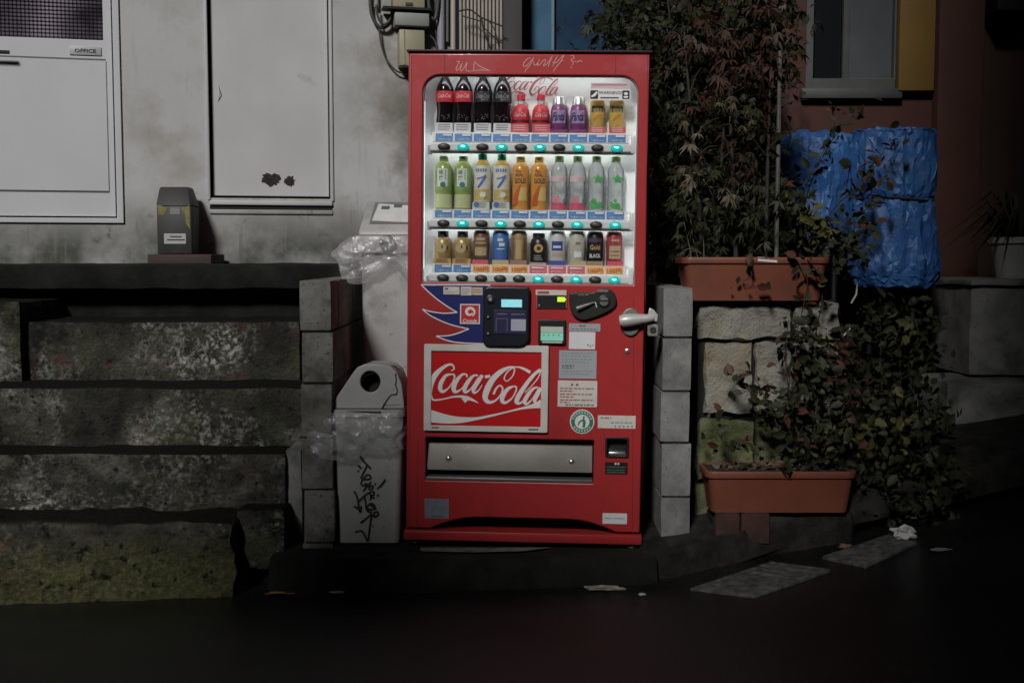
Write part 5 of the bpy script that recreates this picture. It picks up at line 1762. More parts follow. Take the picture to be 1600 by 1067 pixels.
can(8, 'black can with white capital lettering on the bottom shelf', mat('can_black', (0.015, 0.015, 0.018), 0.35), [(mat('can_purple_top', (0.09, 0.05, 0.08), 0.4), -0.9, 0.9, 0.085, 0.097)], [(PRINT, 'BLACK', 0.036, 0.040, 0.014), (mat('gold_print', (0.50, 0.35, 0.12), 0.4), 'Gold', 0.066, 0.036, 0.018)], mat('card_bronze', (0.34, 0.22, 0.12), 0.6))
can(9, 'red and tan coffee can at the end of the bottom shelf', mat('can_red', (0.34, 0.05, 0.06), 0.35), [(TANP, -0.75, 0.75, 0.026, 0.072), (MARO, -0.6, 0.6, 0.036, 0.040), (MARO, -0.6, 0.6, 0.050, 0.054), (TANP, -0.5, 0.5, 0.088, 0.095)], (), CARDR)

# ================================================================== TRASH BINS
BINW = mat('bin_white', (0.38, 0.38, 0.37), 0.5, (0.33, 0.33, 0.32), 6, bump=0.05, bscale=25,
           layers=(((0.20, 0.195, 0.18), 5, 0.55, 0.72), ((0.14, 0.13, 0.115), 40, 0.62, 0.70)))
BAG = clearmat('clear_bag', (0.93, 0.93, 0.94), 0.12, 0.74, (0.66, 0.66, 0.67), 1.6, bump=0.6, bscale=40, cap=0.22)
CRACK = mat('crack_black', (0.01, 0.01, 0.01), 0.8)


def tapered(x0, x1, y0, y1, z0, z1, tx, ty, r=0.025):
    """bin body narrowing to its foot by tx / ty on each side."""
    n = 5
    V_, F_ = [], []
    lv = [(z0, 1.0), (z0 + 0.004, 1.0), ((z0 + z1) / 2, 0.5), (z1, 0.0)]
    per = None
    for (z, k) in lv:
        lp = rrect(x0 + tx * k, x1 - tx * k, y0 + ty * k, y1 - ty * k, r, n)
        per = len(lp)
        V_ += [(a, b_, z) for a, b_ in lp]
    for i in range(len(lv) - 1):
        for k in range(per):
            F_.append((i * per + k, i * per + (k + 1) % per, (i + 1) * per + (k + 1) % per, (i + 1) * per + k))
    F_.append(tuple(range(per - 1, -1, -1)))
    F_.append(tuple((len(lv) - 1) * per + k for k in range(per)))
    return MB().add(V_, F_)


YB = 0.03
bx = lambda a, b_=700: FW.px(a, b_, YB)[0]
bz = lambda b_, a=575: FW.px(a, b_, YB)[1]
binf = empty('trash_bin', 'front white plastic bin with round hole lid and black scrawled writing', 'trash bin', 'trash bins beside the vending machine')
zf, zr = bz(859), bz(652)
tapered(bx(517), bx(630), YB, YB + 0.27, max(zf, 0.0), zr, 0.018, 0.012).build('body', BINW, binf)
tapered(bx(514), bx(633), YB - 0.006, YB + 0.278, zr + 0.001, bz(640), 0, 0, 0.03).build('rim', BINW, binf)
# hood lid: front silhouette with hole, then a solid hood behind it
hood = [(516, 639), (517, 632), (530, 614), (550, 584), (558, 574), (570, 569.5), (590, 569), (608, 572), (619, 581), (627, 600), (631, 632), (631, 639)]
hp = [(bx(a, b_), bz(b_, a)) for a, b_ in hood]
hc = (bx(578, 597), bz(597))
lidp = plate('lid', [hp[::-1], ell(hc[0], hc[1], 0.0375, 0.0405, 28)], YB + 0.012, YB + 0.030, BINW, binf, bevel=0.005)
mb = MB()
n = len(hp)
V_ = [(x, YB + 0.0305, z) for x, z in hp] + [(x, YB + 0.262, z - 0.01 * (z > zr + 0.05)) for x, z in hp]
F_ = [(i, i + 1, n + i + 1, n + i) for i in range(n - 1)] + [tuple(range(2 * n - 1, n - 1, -1))]
mb.add(V_, F_).build('hood', BINW, lidp)
MB().box(hc[0] - 0.06, hc[0] + 0.06, YB + 0.08, YB + 0.09, hc[1] - 0.06, hc[1] + 0.05).build('dark_inside', BLACK, lidp)
mb = MB()
G3 = lambda x, y: (bx(490 + x / 6.667, 560 + y / 6.667), bz(560 + y / 6.667, 490 + x / 6.667))
for L, W_ in (([(795, 72), (850, 90), (895, 125)], [2, 16, 8]), ([(850, 160), (858, 230), (850, 275), (870, 340), (862, 375), (800, 385), (760, 440), (722, 500), (708, 560)], [14, 12, 14, 12, 16, 12, 14, 18, 22]),
              ([(720, 492), (800, 492), (900, 485)], [6, 4, 3]), ([(720, 556), (800, 566), (930, 572)], [5, 6, 7])):
    mb.ribbon([G3(*p) for p in L], [w_ / 6.667 / 415 for w_ in W_], YB + 0.0105, False)
mb.build('crack', CRACK, lidp, normals=False)
mb = MB()
mb.ribbon([G3(350, 545), G3(500, 552), G3(705, 560)], [0.001, 0.004, 0.008], YB - 0.008, False)
mb.build('rim_gap', CRACK, binf, normals=False)
# black scrawl on the body
mb = MB()
G2 = lambda x, y: (bx(540 + x / 6.67, 700 + y / 6.67), bz(700 + y / 6.67, 540 + x / 6.67))
strokes = [[(145, 75), (180, 130), (265, 218)], [(222, 185), (195, 240), (155, 320)], [(130, 178), (160, 218)], [(122, 240), (138, 243)],
           [(180, 330), (250, 325), (255, 295), (225, 280), (185, 320), (160, 370), (185, 395), (215, 365)], [(230, 370), (205, 420), (180, 452)],
           [(265, 352), (235, 395), (245, 430), (275, 425), (280, 395), (245, 400)], [(300, 375), (315, 380)], [(415, 330), (350, 415)], [(326, 418), (342, 424)],
           [(255, 545), (262, 500), (250, 465), (290, 460), (290, 490), (262, 500), (300, 530)], [(325, 492), (342, 496)],
           [(85, 450), (118, 510), (130, 570), (135, 650)], [(132, 560), (185, 510), (240, 465)], [(85, 610), (130, 635), (152, 670), (160, 605)],
           [(190, 490), (205, 560), (215, 640), (240, 670)], [(235, 640), (290, 640), (300, 600), (260, 580), (225, 620), (240, 665), (275, 670)], [(250, 590), (320, 640)],
           [(270, 690), (215, 735), (150, 785)], [(270, 690), (255, 780), (245, 870), (228, 980)], [(300, 730), (290, 690), (320, 665), (340, 690), (315, 715), (285, 705)],
           [(95, 880), (160, 868), (190, 900), (225, 982)]]
for i, L in enumerate(strokes):
    w_ = 0.0076 if len(L) > 2 else 0.0088
    mb.ribbon([G2(*p) for p in L], [w_] * len(L), YB - 0.0010 + 0.008 - 0.00005 * i, len(L) > 2)
sw_o = mb.build('scrawl', INK, binf, normals=False)
# lean the scrawl onto the tapering front
me = sw_o.data
zt0, zb0 = zr, max(zf, 0.0)
for v in me.vertices:
    k = (zt0 - v.co.z) / (zt0 - zb0)
    v.co.y = YB + 0.012 * max(0, min(1, k)) - 0.0016 + (v.co.y - (YB + 0.007)) * 1.0

# ---- back bin, on a block, half hidden
YB2 = 0.46
b2x = lambda a, b_=400: FW.px(a, b_, YB2)[0]
b2z = lambda b_, a=600: FW.px(a, b_, YB2)[1]
plinth = empty('concrete_block', 'concrete block under the rear bin behind the front trash bin', 'concrete block')
rough_block(b2x(560), b2x(655), YB2 + 0.01, YB2 + 0.3, -0.003, 0.42, 0.05, 0.004, 0.008, 201).build('block', CMUD, plinth)
binb = empty('trash_bin', 'rear white bin with slanted top lid and torn label behind the front one', 'trash bin', 'trash bins beside the vending machine')
tapered(b2x(564), b2x(668), YB2, YB2 + 0.26, 0.421, b2z(395), 0.004, 0.006).build('body', BINW, binb)
tapered(b2x(553), b2x(672), YB2 - 0.02, YB2 + 0.28, b2z(395) + 0.001, b2z(368), 0.004, 0.004, 0.02).build('rim', BINW, binb)
zA, zB = b2z(368) + 0.001, FW.px(600, 313, YB2 + 0.2)[1]
lx0, lx1 = b2x(560), b2x(672)
lx2 = FW.px(573, 320, YB2 + 0.2)[0]
lb2 = MB().hexa([(lx0, YB2 - 0.01, zA), (lx1, YB2 - 0.01, zA), (lx1, YB2 + 0.27, zA), (lx2 - 0.02, YB2 + 0.27, zA),
                 (lx0 + 0.004, YB2, zA + 0.02), (lx1, YB2, zA + 0.02), (lx1, YB2 + 0.24, zB), (lx2, YB2 + 0.24, zB)]).build('lid', BINW, binb, bevel=0.008)


def on_lid(a, t, off=0.003):
    """point on the slanted lid: a across 0-1, t up the slope 0-1"""
    p_ = Vector((lx0 + 0.004, YB2, zA + 0.02)).lerp(Vector((lx1, YB2, zA + 0.02)), a)
    q_ = Vector((lx2, YB2 + 0.24, zB)).lerp(Vector((lx1, YB2 + 0.24, zB)), a)
    nrm = Vector((0, -(zB - zA), 0.24)).normalized()
    return p_.lerp(q_, t) + nrm * off


mb = MB().add([on_lid(.12, .2), on_lid(.97, .2), on_lid(.97, .92), on_lid(.12, .92)], [(0, 1, 2, 3)])
lf = mb.build('label_recess', mat('bin_groove', (0.16, 0.16, 0.155), 0.6), lb2)
mb = MB().add([on_lid(.15, .28, .005), on_lid(.5, .24, .005), on_lid(.97, .22, .005), on_lid(.97, .88, .005), on_lid(.6, .80, .005), on_lid(.18, .86, .005)], [(0, 1, 2, 3, 4, 5)])
mb.build('torn_label', mat('torn_paper', (0.56, 0.58, 0.57), 0.7, (0.48, 0.50, 0.49), 12), lf)
mb = MB()
for (a, t) in ((.24, .66), (.42, .72)):
    mb.add([on_lid(a, t, .0065), on_lid(a + .12, t, .0065), on_lid(a + .12, t + .11, .0065), on_lid(a, t + .11, .0065)], [(0, 1, 2, 3)])
mb.build('label_print', mat('grey_green_ink', (0.09, 0.11, 0.10), 0.6), lf)
mb = MB().lathe([(0.034, 0), (0.034, 0.012), (0.028, 0.016), (0.0005, 0.016)], 20, (b2x(607, 382), YB2 - 0.018, b2z(381)), 'y')
me = mb.mesh('hole_flap')
link('hole_flap', me, BLACKP, binb)


def bag_skirt(name, label, x0, x1, y0, y1, ztop, drop, seed, wing=None):
    """crumpled clear bag folded over a rim."""
    rn = random.Random(seed)
    lp = rrect(x0, x1, y0, y1, 0.035, 6)
    # denser perimeter
    P = []
    for i in range(len(lp)):
        a, b_ = lp[i], lp[(i + 1) % len(lp)]
        L = math.dist(a, b_)
        m_ = max(1, int(L / 0.012))
        for k in range(m_):
            P.append((a[0] + (b_[0] - a[0]) * k / m_, a[1] + (b_[1] - a[1]) * k / m_))
    cx_, cy_ = (x0 + x1) / 2, (y0 + y1) / 2
    rows = 16
    V_, F_ = [], []
    for j in range(rows + 1):
        t = j / rows
        for i, (x, y) in enumerate(P):
            d_ = Vector((x - cx_, y - cy_, 0)).normalized()
            dp = drop * (0.82 + 0.35 * noise.noise(Vector((x * 9, y * 9, seed))))
            z = ztop - dp * t
            out = 0.006 + 0.030 * math.sin(t * math.pi * 0.9) * (0.15 + 0.6 * abs(noise.noise(Vector((x * 14, y * 14 + seed, t * 3)))))
            cr_n = noise.noise_vector(Vector((x * 30, y * 30, z * 26 + seed))) * 0.014
            f_ = abs(noise.noise(Vector((x * 22 + z * 18, y * 22, seed + z * 9)))) * 0.016
            p_ = Vector((x, y, z)) + d_ * (out + f_) + cr_n * min(1, t * 4)
            if wing:
                wx, amt = wing
                k = max(0, 1 - abs(x - wx) / 0.06) * (1 if y < cy_ else 0.3)
                p_ += Vector((-amt * k * math.sin(min(1, t * 1.3) * math.pi * 0.75), -0.02 * k * t, 0))
            V_.append(p_)
    n_ = len(P)
    for j in range(rows):
        for i in range(n_):
            F_.append((j * n_ + i, j * n_ + (i + 1) % n_, (j + 1) * n_ + (i + 1) % n_, (j + 1) * n_ + i))
    o = MB().add(V_, F_).build(name, BAG, None, ang=26, normals=False)
    return tag(o, label, 'plastic bag')


bag_skirt('plastic_bag', 'clear crinkled bag hanging over the rim of the front bin', bx(514) - 0.006, bx(626), YB - 0.012, YB + 0.28, bz(644), 0.20, 3, (bx(514), 0.075))
bag_skirt('plastic_bag', 'clear crinkled bag bunched over the rim of the rear bin', b2x(550), b2x(672), YB2 - 0.03, YB2 + 0.29, b2z(370), 0.20, 8, (b2x(552), 0.06))

# ================================================================== METER BOXES, PIPES AND CABLES ON THE WHITE WALL
def WP(a, b_, d):
    x, z = FB.px(a, b_, d)
    return MW @ Vector((x, d, z))


def wall_box(name, label, cat, quad, d0, m, bev=0.006, extra=None):
    root = empty(name, label, cat, M=MW)
    (a0_, b0_, a1_, b1_) = quad
    x0_, z1_ = FB.px(a0_, b0_, d0)
    x1_, z0_ = FB.px(a1_, b1_, d0)
    MB().box(x0_, x1_, d0, -0.002, z0_, z1_).build('case', m, root, bevel=bev)
    if extra:
        extra(root, x0_, x1_, z0_, z1_)
    return root


BEIGE = mat('beige_plastic', (0.34, 0.31, 0.21), 0.5, (0.29, 0.27, 0.19), 6)
GREYB = mat('grey_plastic', (0.27, 0.275, 0.25), 0.55, (0.22, 0.225, 0.205), 6)
CABLE = mat('cable_dark', (0.05, 0.055, 0.05), 0.6)
def ex_m(root, a, b_, c_, d_):
    MB().box((a + b_) / 2 - 0.018, (a + b_) / 2 + 0.018, -0.094, -0.0905, c_ + 0.008, c_ + 0.022).build('label_plate', mat('dark_amber', (0.06, 0.05, 0.03), 0.5), root)
    MB().box(a - 0.05, b_ + 0.03, -0.10, -0.02, c_ - 0.012, c_ - 0.001).build('base_edge', MATS['black_metal'], root)
wall_box('electric_meter', 'beige electric meter at the very top of the white wall', 'meter', (614, -40, 664, 13), -0.09, BEIGE, extra=ex_m)
def ex_b(root, a, b_, c_, d_):
    MB().box(a + 0.01, b_ - 0.02, -0.104, -0.02, c_ - 0.006, c_ - 0.0005).build('lower_edge', MATS['black_metal'], root)
wall_box('junction_box', 'grey junction box under the electric meter', 'junction box', (617, 19, 671, 42), -0.10, GREYB, extra=ex_b)
def ex_c(root, a, b_, c_, d_):
    MB().box(a + 0.02, a + 0.024, -0.0965, -0.0905, c_ + 0.004, d_ - 0.004).build('cover_seam', mat('beige_light', (0.42, 0.40, 0.30), 0.5), root)
wall_box('breaker_box', 'tall beige breaker box beside the top corner of the vending machine', 'breaker box', (624, 45, 664, 104), -0.09, BEIGE, extra=ex_c)


def pipe(name, label, cat, pts, d, r, m, seg=10):
    P = [WP(a, b_, d) for a, b_ in pts]
    P = spline([tuple(p) for p in P], n=6) if len(P) > 2 else P
    o = MB().tube(P, r, seg).build(name, m)
    return tag(o, label, cat)


LAV = mat('lavender_pipe', (0.27, 0.27, 0.31), 0.5)
pipe('conduit_pipe', 'lavender grey vertical conduit beside the breaker box', 'pipe', [(689, -30), (689, 140)], -0.03, 0.019, LAV, 14)
pipe('conduit_pipe', 'thin dark pipe close to the lavender conduit', 'pipe', [(699, -30), (699, 66)], -0.02, 0.008, mat('pipe_dark', (0.10, 0.105, 0.11), 0.5))
pipe('downpipe', 'pale beige downpipe at the corner of the white building', 'pipe', [(708, -30), (708, 160)], -0.03, 0.013, mat('pipe_beige', (0.40, 0.36, 0.31), 0.5), 12)
pipe('cable', 'thick dark cable looping under the meter', 'cable', [(578, -20), (580, 20), (590, 40), (602, 43), (612, 30), (616, 0), (618, -20)], -0.03, 0.0085, CABLE)
pipe('cable', 'second dark cable looping just inside the thick loop', 'cable', [(588, 8), (590, 25), (597, 38), (608, 33), (613, 12), (614, -20)], -0.05, 0.006, CABLE)
pipe('cable', 'thin cable sagging from the loop to behind the vending machine', 'cable', [(592, 42), (595, 66), (603, 92), (618, 110), (632, 114), (660, 112)], -0.03, 0.0045, CABLE)
pipe('cable', 'thin cable running from the breaker box to the conduit', 'cable', [(664, 50), (672, 56), (680, 66), (683, 82), (684, 110)], -0.05, 0.005, CABLE)
pipe('cable', 'dark cable bunch dropping beside the meter', 'cable', [(668, -20), (670, 8), (674, 24), (680, 30), (684, 6), (684, -20)], -0.06, 0.010, CABLE)
pipe('conduit_pipe', 'short pale pipe stub beside the cable loop', 'pipe', [(588, -20), (588, 12)], -0.02, 0.012, GREYB)

# ================================================================== PAPER SACK ON ITS BOARD
YP = 1.14
sk = empty('storage_box', 'black and yellow box with sloping lid standing on a wooden board', 'box')
sx = lambda a, b_=350: FW.px(a, b_, YP)[0]
sz = lambda b_, a=272: FW.px(a, b_, YP)[1]
PKB = mat('packet_black', (0.022, 0.023, 0.022), 0.55, (0.035, 0.035, 0.032), 10)
zz0, zz1 = sz(397), sz(322)
MB().box(sx(245), sx(299), YP, YP + 0.14, zz0, zz1).build('body', PKB, sk, bevel=0.006)
MB().hexa([(sx(244), YP - 0.004, zz1 + .0005), (sx(300), YP - 0.004, zz1 + .0005), (sx(300), YP + 0.145, zz1 + .0005), (sx(244), YP + 0.145, zz1 + .0005),
           (sx(244), YP + 0.06, sz(291)), (sx(290), YP + 0.06, sz(291)), (sx(290), YP + 0.14, sz(291)), (sx(244), YP + 0.14, sz(291))]).build('lid', mat('lid_charcoal', (0.028, 0.028, 0.027), 0.6), sk, bevel=0.008)
mb = MB()
def sf(a, b_):
    return (sx(a, b_), sz(b_, a))
mb.flat([sf(247, 320), sf(263, 325), sf(256, 336), sf(247, 336)], YP - 0.0015)
mb.flat([sf(283, 326), sf(296, 321), sf(297, 358), sf(291, 350), sf(289, 334)], YP - 0.0015)
mb.build('yellow_print', mat('packet_yellow', (0.22, 0.19, 0.05), 0.5, (0.10, 0.09, 0.03), 30), sk)
mb = MB()
mb.flat([sf(266, 325), sf(281, 325), sf(281, 335), sf(266, 335)], YP - 0.0016)
mb.build('emblem', mat('packet_grey', (0.20, 0.18, 0.19), 0.5), sk)
pl_ = MB().box(sx(256), sx(290), YP - 0.002, YP - 0.0003, sz(381), sz(365)).build('paper_label', mat('packet_label', (0.36, 0.36, 0.35), 0.6), sk)
mb = MB()
mb.flat([sf(261, 374), sf(289, 374), sf(289, 376), sf(261, 376)], YP - 0.0026)
mb.flat([sf(266, 369), sf(284, 369), sf(284, 371), sf(266, 371)], YP - 0.0026)
mb.build('label_print', INK, pl_)
bd_ = rough_block(sx(234), sx(333), YP - 0.05, YP + 0.2, max(sz(413), zl + 0.001), sz(397) - 0.001, 0.03, 0.002, 0.004, 211).build('wooden_board', mat('red_brown_wood', (0.045, 0.022, 0.015), 0.7, (0.02, 0.012, 0.01), 10, stretch=(0.3, 1, 3)))
tag(bd_, 'dark red brown board under the black and yellow box', 'board')

# ================================================================== PLANTERS
TERRA = mat('terracotta_plastic', (0.175, 0.052, 0.028), 0.5, (0.13, 0.038, 0.023), 5, bump=0.05, bscale=40, layers=(((0.10, 0.05, 0.035), 8, 0.56, 0.72),))
SOIL = mat('soil', (0.012, 0.009, 0.007), 0.95, (0.03, 0.022, 0.016), 40, bump=1.0, bscale=60, bdist=0.02)


def planter(label, Y, pxs, pys, depth, tilt=0.0):
    """pxs: rim left, rim right, foot left, foot right; pys: rim top, rim bottom, foot"""
    root = empty('planter', label, 'planter', 'terracotta planters')
    mx = (pxs[0] + pxs[1]) / 2
    zt_, zr_, zf_ = (FW.px(mx, p, Y)[1] for p in pys)
    x0_, x1_, f0, f1 = (FW.px(p, pys[0], Y)[0] for p in pxs)
    ins = (f0 - x0_ + x1_ - f1) / 4
    tapered(x0_ + 0.012, x1_ - 0.012, Y + 0.008, Y + depth - 0.008, zf_, zr_ - 0.0005, ins, 0.018, 0.03).build('trough', TERRA, root)
    # hollow rim
    o, i_ = rrect(x0_, x1_, Y, Y + depth, 0.04, 6), rrect(x0_ + 0.014, x1_ - 0.014, Y + 0.014, Y + depth - 0.014, 0.03, 6)
    n_ = len(o)
    V_ = [(a, b_, zr_) for a, b_ in o] + [(a, b_, zt_) for a, b_ in o] + [(a, b_, zt_) for a, b_ in i_] + [(a, b_, zr_) for a, b_ in i_]
    F_ = []
    for L in range(4):
        for k in range(n_):
            F_.append((L * n_ + k, L * n_ + (k + 1) % n_, ((L + 1) % 4) * n_ + (k + 1) % n_, ((L + 1) % 4) * n_ + k))
    MB().add(V_, F_).build('rim', TERRA, root, bevel=0.003)
    rough_block(x0_ + 0.016, x1_ - 0.016, Y + 0.016, Y + depth - 0.016, zr_ - 0.01, zt_ - 0.006, 0.02, 0.010, 0.004, 300 + int(mx)).build('soil', SOIL, root)
    return x0_, x1_, zt_


up = planter('upper terracotta planter on top of the pale stone wall', 0.13, (1066, 1300, 1084, 1286), (402, 412, 470), 0.24)
lp_ = planter('lower terracotta planter on bricks before the stone wall', -0.03, (1104, 1342, 1117, 1330), (737, 748, 803), 0.2)
BRK = mat('red_brick', (0.06, 0.024, 0.019), 0.9, (0.03, 0.016, 0.013), 14, bump=0.5, bscale=90)
for k, (a0_, a1_, lab) in enumerate(((1118, 1156, 'dark half brick under the corner of the lower planter'), (1158, 1203, 'red brick under the lower planter, the larger of the two'))):
    Yb = -0.02 + 0.01 * k
    xa, xb = X(a0_, Yb, 815), X(a1_, Yb, 815)
    ztop = FW.px(1220, 803, -0.03)[1] - 0.001
    o = rough_block(xa, xb, Yb, Yb + 0.034 - 0.01 * k, z_road(xa) + 0.06, ztop, 0.015, 0.003, 0.006, 320 + k).build('brick', BRK)
    tag(o, lab, 'brick')
zfoot = FW.px(1220, 803, -0.03)[1]
tag(rough_block(X(1114, 0.02, 815), X(1336, 0.02, 815), 0.015, 0.19, -0.1, zfoot - 0.012, 0.02, 0.010, 0.03, 340).build('dark_gap_fill', DARKGROUND), kind='structure')  # dark block added to stand in for the shaded gap under the planter
# weathered batten on the pavement and yellow stone
def gpt(px_, py_, off=0.0):
    """point where the pixel's ray meets the sloping ground"""
    o, r = CAM, ray(px_, py_)
    t = 3.5
    for _ in range(40):
        p = o + r * t
        yk = y_kerb(p.x)
        g = z_road(p.x) if (p.x < 0.48 or p.y < yk) else z_road(p.x) + 0.10 * max(0, min(p.x, 1.3) - 0.6) + 0.09 + 0.05 * min(1, max(0, (p.y - yk) / 0.4))
        t += (p.z - g - off) / -r.z * 0.5
    return o + r * t
a, b_ = gpt(1206, 826, 0.012), gpt(1330, 812, 0.012)
o = MB().tube([a, a.lerp(b_, .5) + Vector((0, 0, .004)), b_], [0.010, 0.011, 0.010], 6).build('wooden_batten', mat('grey_wood', (0.10, 0.095, 0.085), 0.85, (0.06, 0.055, 0.05), 20))
tag(o, 'grey weathered batten lying below the lower planter', 'batten')
c_ = gpt(1342, 798, 0.02)
o = rough_block(-0.038, 0.038, -0.03, 0.03, -0.024, 0.024, 0.012, 0.004, 0.03, 330).build('yellow_stone', mat('yellowish_stone', (0.28, 0.22, 0.09), 0.8, (0.20, 0.155, 0.06), 20))
o.location = c_
o.rotation_euler = (0.1, 0.25, 0.2)
tag(o, 'yellowish rounded stone beside the lower planter', 'stone')


# ================================================================== PLANTS
LG = mat('leaf_dark_green', (0.015, 0.019, 0.008), 0.6, (0.030, 0.033, 0.012), 30, spec=0.25)
LY = mat('leaf_yellow_green', (0.060, 0.062, 0.018), 0.6, (0.09, 0.08, 0.024), 30, spec=0.25)
LR = mat('leaf_red_brown', (0.055, 0.022, 0.014), 0.6, (0.09, 0.036, 0.022), 30, spec=0.25)
LRD = mat('leaf_dark_maroon', (0.024, 0.015, 0.010), 0.6, (0.070, 0.028, 0.018), 14, spec=0.25)
LD = mat('leaf_dry', (0.11, 0.085, 0.055), 0.7, (0.07, 0.05, 0.032), 30)
BARK = mat('bark', (0.022, 0.018, 0.014), 0.9, (0.045, 0.038, 0.032), 25, bump=0.5, bscale=80, stretch=(1, 1, 0.2))


def palmate(mb, c, size, rn, face):
    """star leaf: narrow blades spreading from the stalk."""
    n = (face * 0.5 + Vector((rn.gauss(0, .55), rn.gauss(0, .45), rn.gauss(0.1, .6)))).normalized()
    u = n.orthogonal().normalized()
    u = (Vector((0, 0, -1)) - n * Vector((0, 0, -1)).dot(n))
    u = u.normalized() if u.length > 0.1 else n.orthogonal().normalized()
    v = n.cross(u)
    sc_l = rn.uniform(0.5, 1.25)
    for k in range(rn.choice((5, 5, 7, 4))):
        a = R(-80 + 160 * (k + 0.5) / 6 + rn.uniform(-14, 14)) if rn.random() < 0.85 else rn.uniform(0, 6.28)
        d = u * math.cos(a) + v * math.sin(a)
        w_ = v * math.cos(a) - u * math.sin(a)
        L = size * rn.uniform(0.6, 1.05) * sc_l
        dr = Vector((0, 0, -0.25 * L)) + n * rn.uniform(-.15, .15) * L
        mb.add([c, c + d * L * 0.45 + w_ * L * 0.11, c + d * L + dr, c + d * L * 0.45 - w_ * L * 0.11], [(0, 1, 2, 3)])


def ovate(mb, c, size, rn, face):
    n = (face * 0.5 + Vector((rn.gauss(0, .55), rn.gauss(0, .45), rn.gauss(0.15, .6)))).normalized()
    a = rn.uniform(0, 6.28)
    u = n.orthogonal().normalized()
    v = n.cross(u)
    d = u * math.cos(a) + v * math.sin(a)
    w_ = n.cross(d)
    L = size * rn.uniform(0.4, 1.3)
    f_ = n * L * 0.10
    mb.add([c, c + d * L * 0.25 + w_ * L * 0.27 + f_, c + d * L * 0.62 + w_ * L * 0.26 + f_, c + d * L, c + d * L * 0.62 - w_ * L * 0.26 + f_, c + d * L * 0.25 - w_ * L * 0.27 + f_, c + d * L * 0.5],
           [(0, 1, 6), (1, 2, 6), (2, 3, 6), (3, 4, 6), (4, 5, 6), (5, 0, 6)])


def leaves(name, m, spots, fn, size, seed, parent, face=Vector((-0.25, -0.8, 0.45))):
    rn = random.Random(seed)
    mb = MB()
    for c in spots:
        fn(mb, Vector(c), size, rn, face)
    o = mb.build(name, m, parent, ang=180, normals=False)
    o['kind'] = 'stuff'
    return o


def clumps(rn, blobs, n, spread):
    """clustered points: blobs = (px, py, Y, r_px); n points in all, gathered in small clumps"""
    tot = sum(b_[3] ** 2 for b_ in blobs)
    out = []
    for (a, b_, Y, r) in blobs:
        m_ = max(2, int(n * r * r / tot / 7))
        for _ in range(m_):
            t, q = rn.uniform(0, 6.28), math.sqrt(rn.random()) * r
            Yc = Y + rn.uniform(-.12, .12)
            c = at(a + q * math.cos(t), b_ + q * math.sin(t), Yc)
            for _ in range(7):
                out.append(c + Vector((rn.gauss(0, spread), rn.gauss(0, spread), rn.gauss(0, spread))))
    return out


def stem(mb, pts, r0, r1, seg=6):
    P = spline([tuple(at(*p)) for p in pts], n=4)
    mb.tube(P, [r0 + (r1 - r0) * i / (len(P) - 1) for i in range(len(P))], seg)
    return P


rn = random.Random(77)
# --- the big shrub rising from the upper planter
sh = empty('maple_shrub', 'tall dark shrub with reddish star shaped leaves growing from the upper planter', 'shrub')
mb = MB()
for (a, top, lean, Y) in ((1098, 40, -30, .22), (1120, -40, 20, .26), (1150, 30, -15, .24), (1172, -30, 25, .27), (1196, 60, 10, .23), (1110, -30, -70, .3)):
    P = stem(mb, [(a, 404, Y), (a + lean * .3, 280, Y + .02), (a + lean * .7, 150, Y + .04), (a + lean, top, Y + .1)], 0.009, 0.003)
    for k in range(5, len(P) - 1, 1):
        q = Vector(P[k])
        e = q + Vector((rn.uniform(-.16, .16), rn.uniform(-.14, .1), rn.uniform(.02, .12)))
        mb.tube([q, q.lerp(e, .5) + Vector((0, 0, .02)), e], [0.0035, 0.0025, 0.0012], 5)
mb.build('trunk', BARK, sh)
blobs_back = [(1050, 190, .75, 40), (1055, 270, .75, 42), (1060, 350, .7, 45), (1045, 120, .75, 35), (1100, 380, .5, 40), (1190, 370, .5, 40), (1000, 20, .55, 60), (1070, 50, .5, 70), (1150, 20, .45, 75), (1120, 130, .42, 75), (1180, 110, .40, 55), (1090, 220, .40, 60), (1160, 220, .38, 65), (1100, 320, .36, 50), (1170, 320, .36, 55), (960, 60, .6, 35), (1060, 130, .45, 45), (1205, 40, .4, 50)]
leaves('foliage', LG, clumps(rn, blobs_back, 3400, 0.04), palmate, 0.046, 1, sh)
leaves('foliage', LG, clumps(rn, blobs_back, 1800, 0.045), ovate, 0.045, 101, sh)
blobs_red = [(1090, 75, .30, 40), (1130, 95, .26, 50), (1180, 105, .25, 42), (1140, 165, .26, 50), (1190, 190, .26, 30), (1120, 200, .28, 32), (1060, 75, .34, 25), (1170, 40, .3, 50), (1215, 30, .32, 40), (1160, 270, .28, 22), (1110, 40, .32, 35)]
leaves('foliage', LRD, clumps(rn, blobs_red, 330, 0.03), palmate, 0.058, 2, sh)
leaves('foliage', LD, clumps(rn, [(1130, 160, .22, 60), (1090, 230, .24, 40), (1150, 290, .22, 40), (1200, 60, .26, 40), (1075, 270, .26, 25)], 42, 0.03), palmate, 0.048, 3, sh)
leaves('foliage', LG, clumps(rn, [(1100, 290, .25, 45), (1160, 340, .22, 45), (1100, 360, .22, 35), (1200, 300, .25, 25)], 260, 0.03), palmate, 0.05, 4, sh)
leaves('foliage', LG, clumps(rn, [(1010, 30, .42, 70), (1050, 70, .38, 50), (1085, 20, .36, 50)], 300, 0.03), ovate, 0.035, 41, sh)
ev = empty('evergreen_bush', 'dark evergreen bush filling the gap behind the vending machine and the shrub', 'bush')
mb = MB()
for k in range(6):
    stem(mb, [(1010 + k * 18, 470, 1.25), (1012 + k * 18, 250, 1.22), (1005 + k * 20, 60, 1.25)], 0.010, 0.003, 5)
mb.build('trunk', BARK, ev)
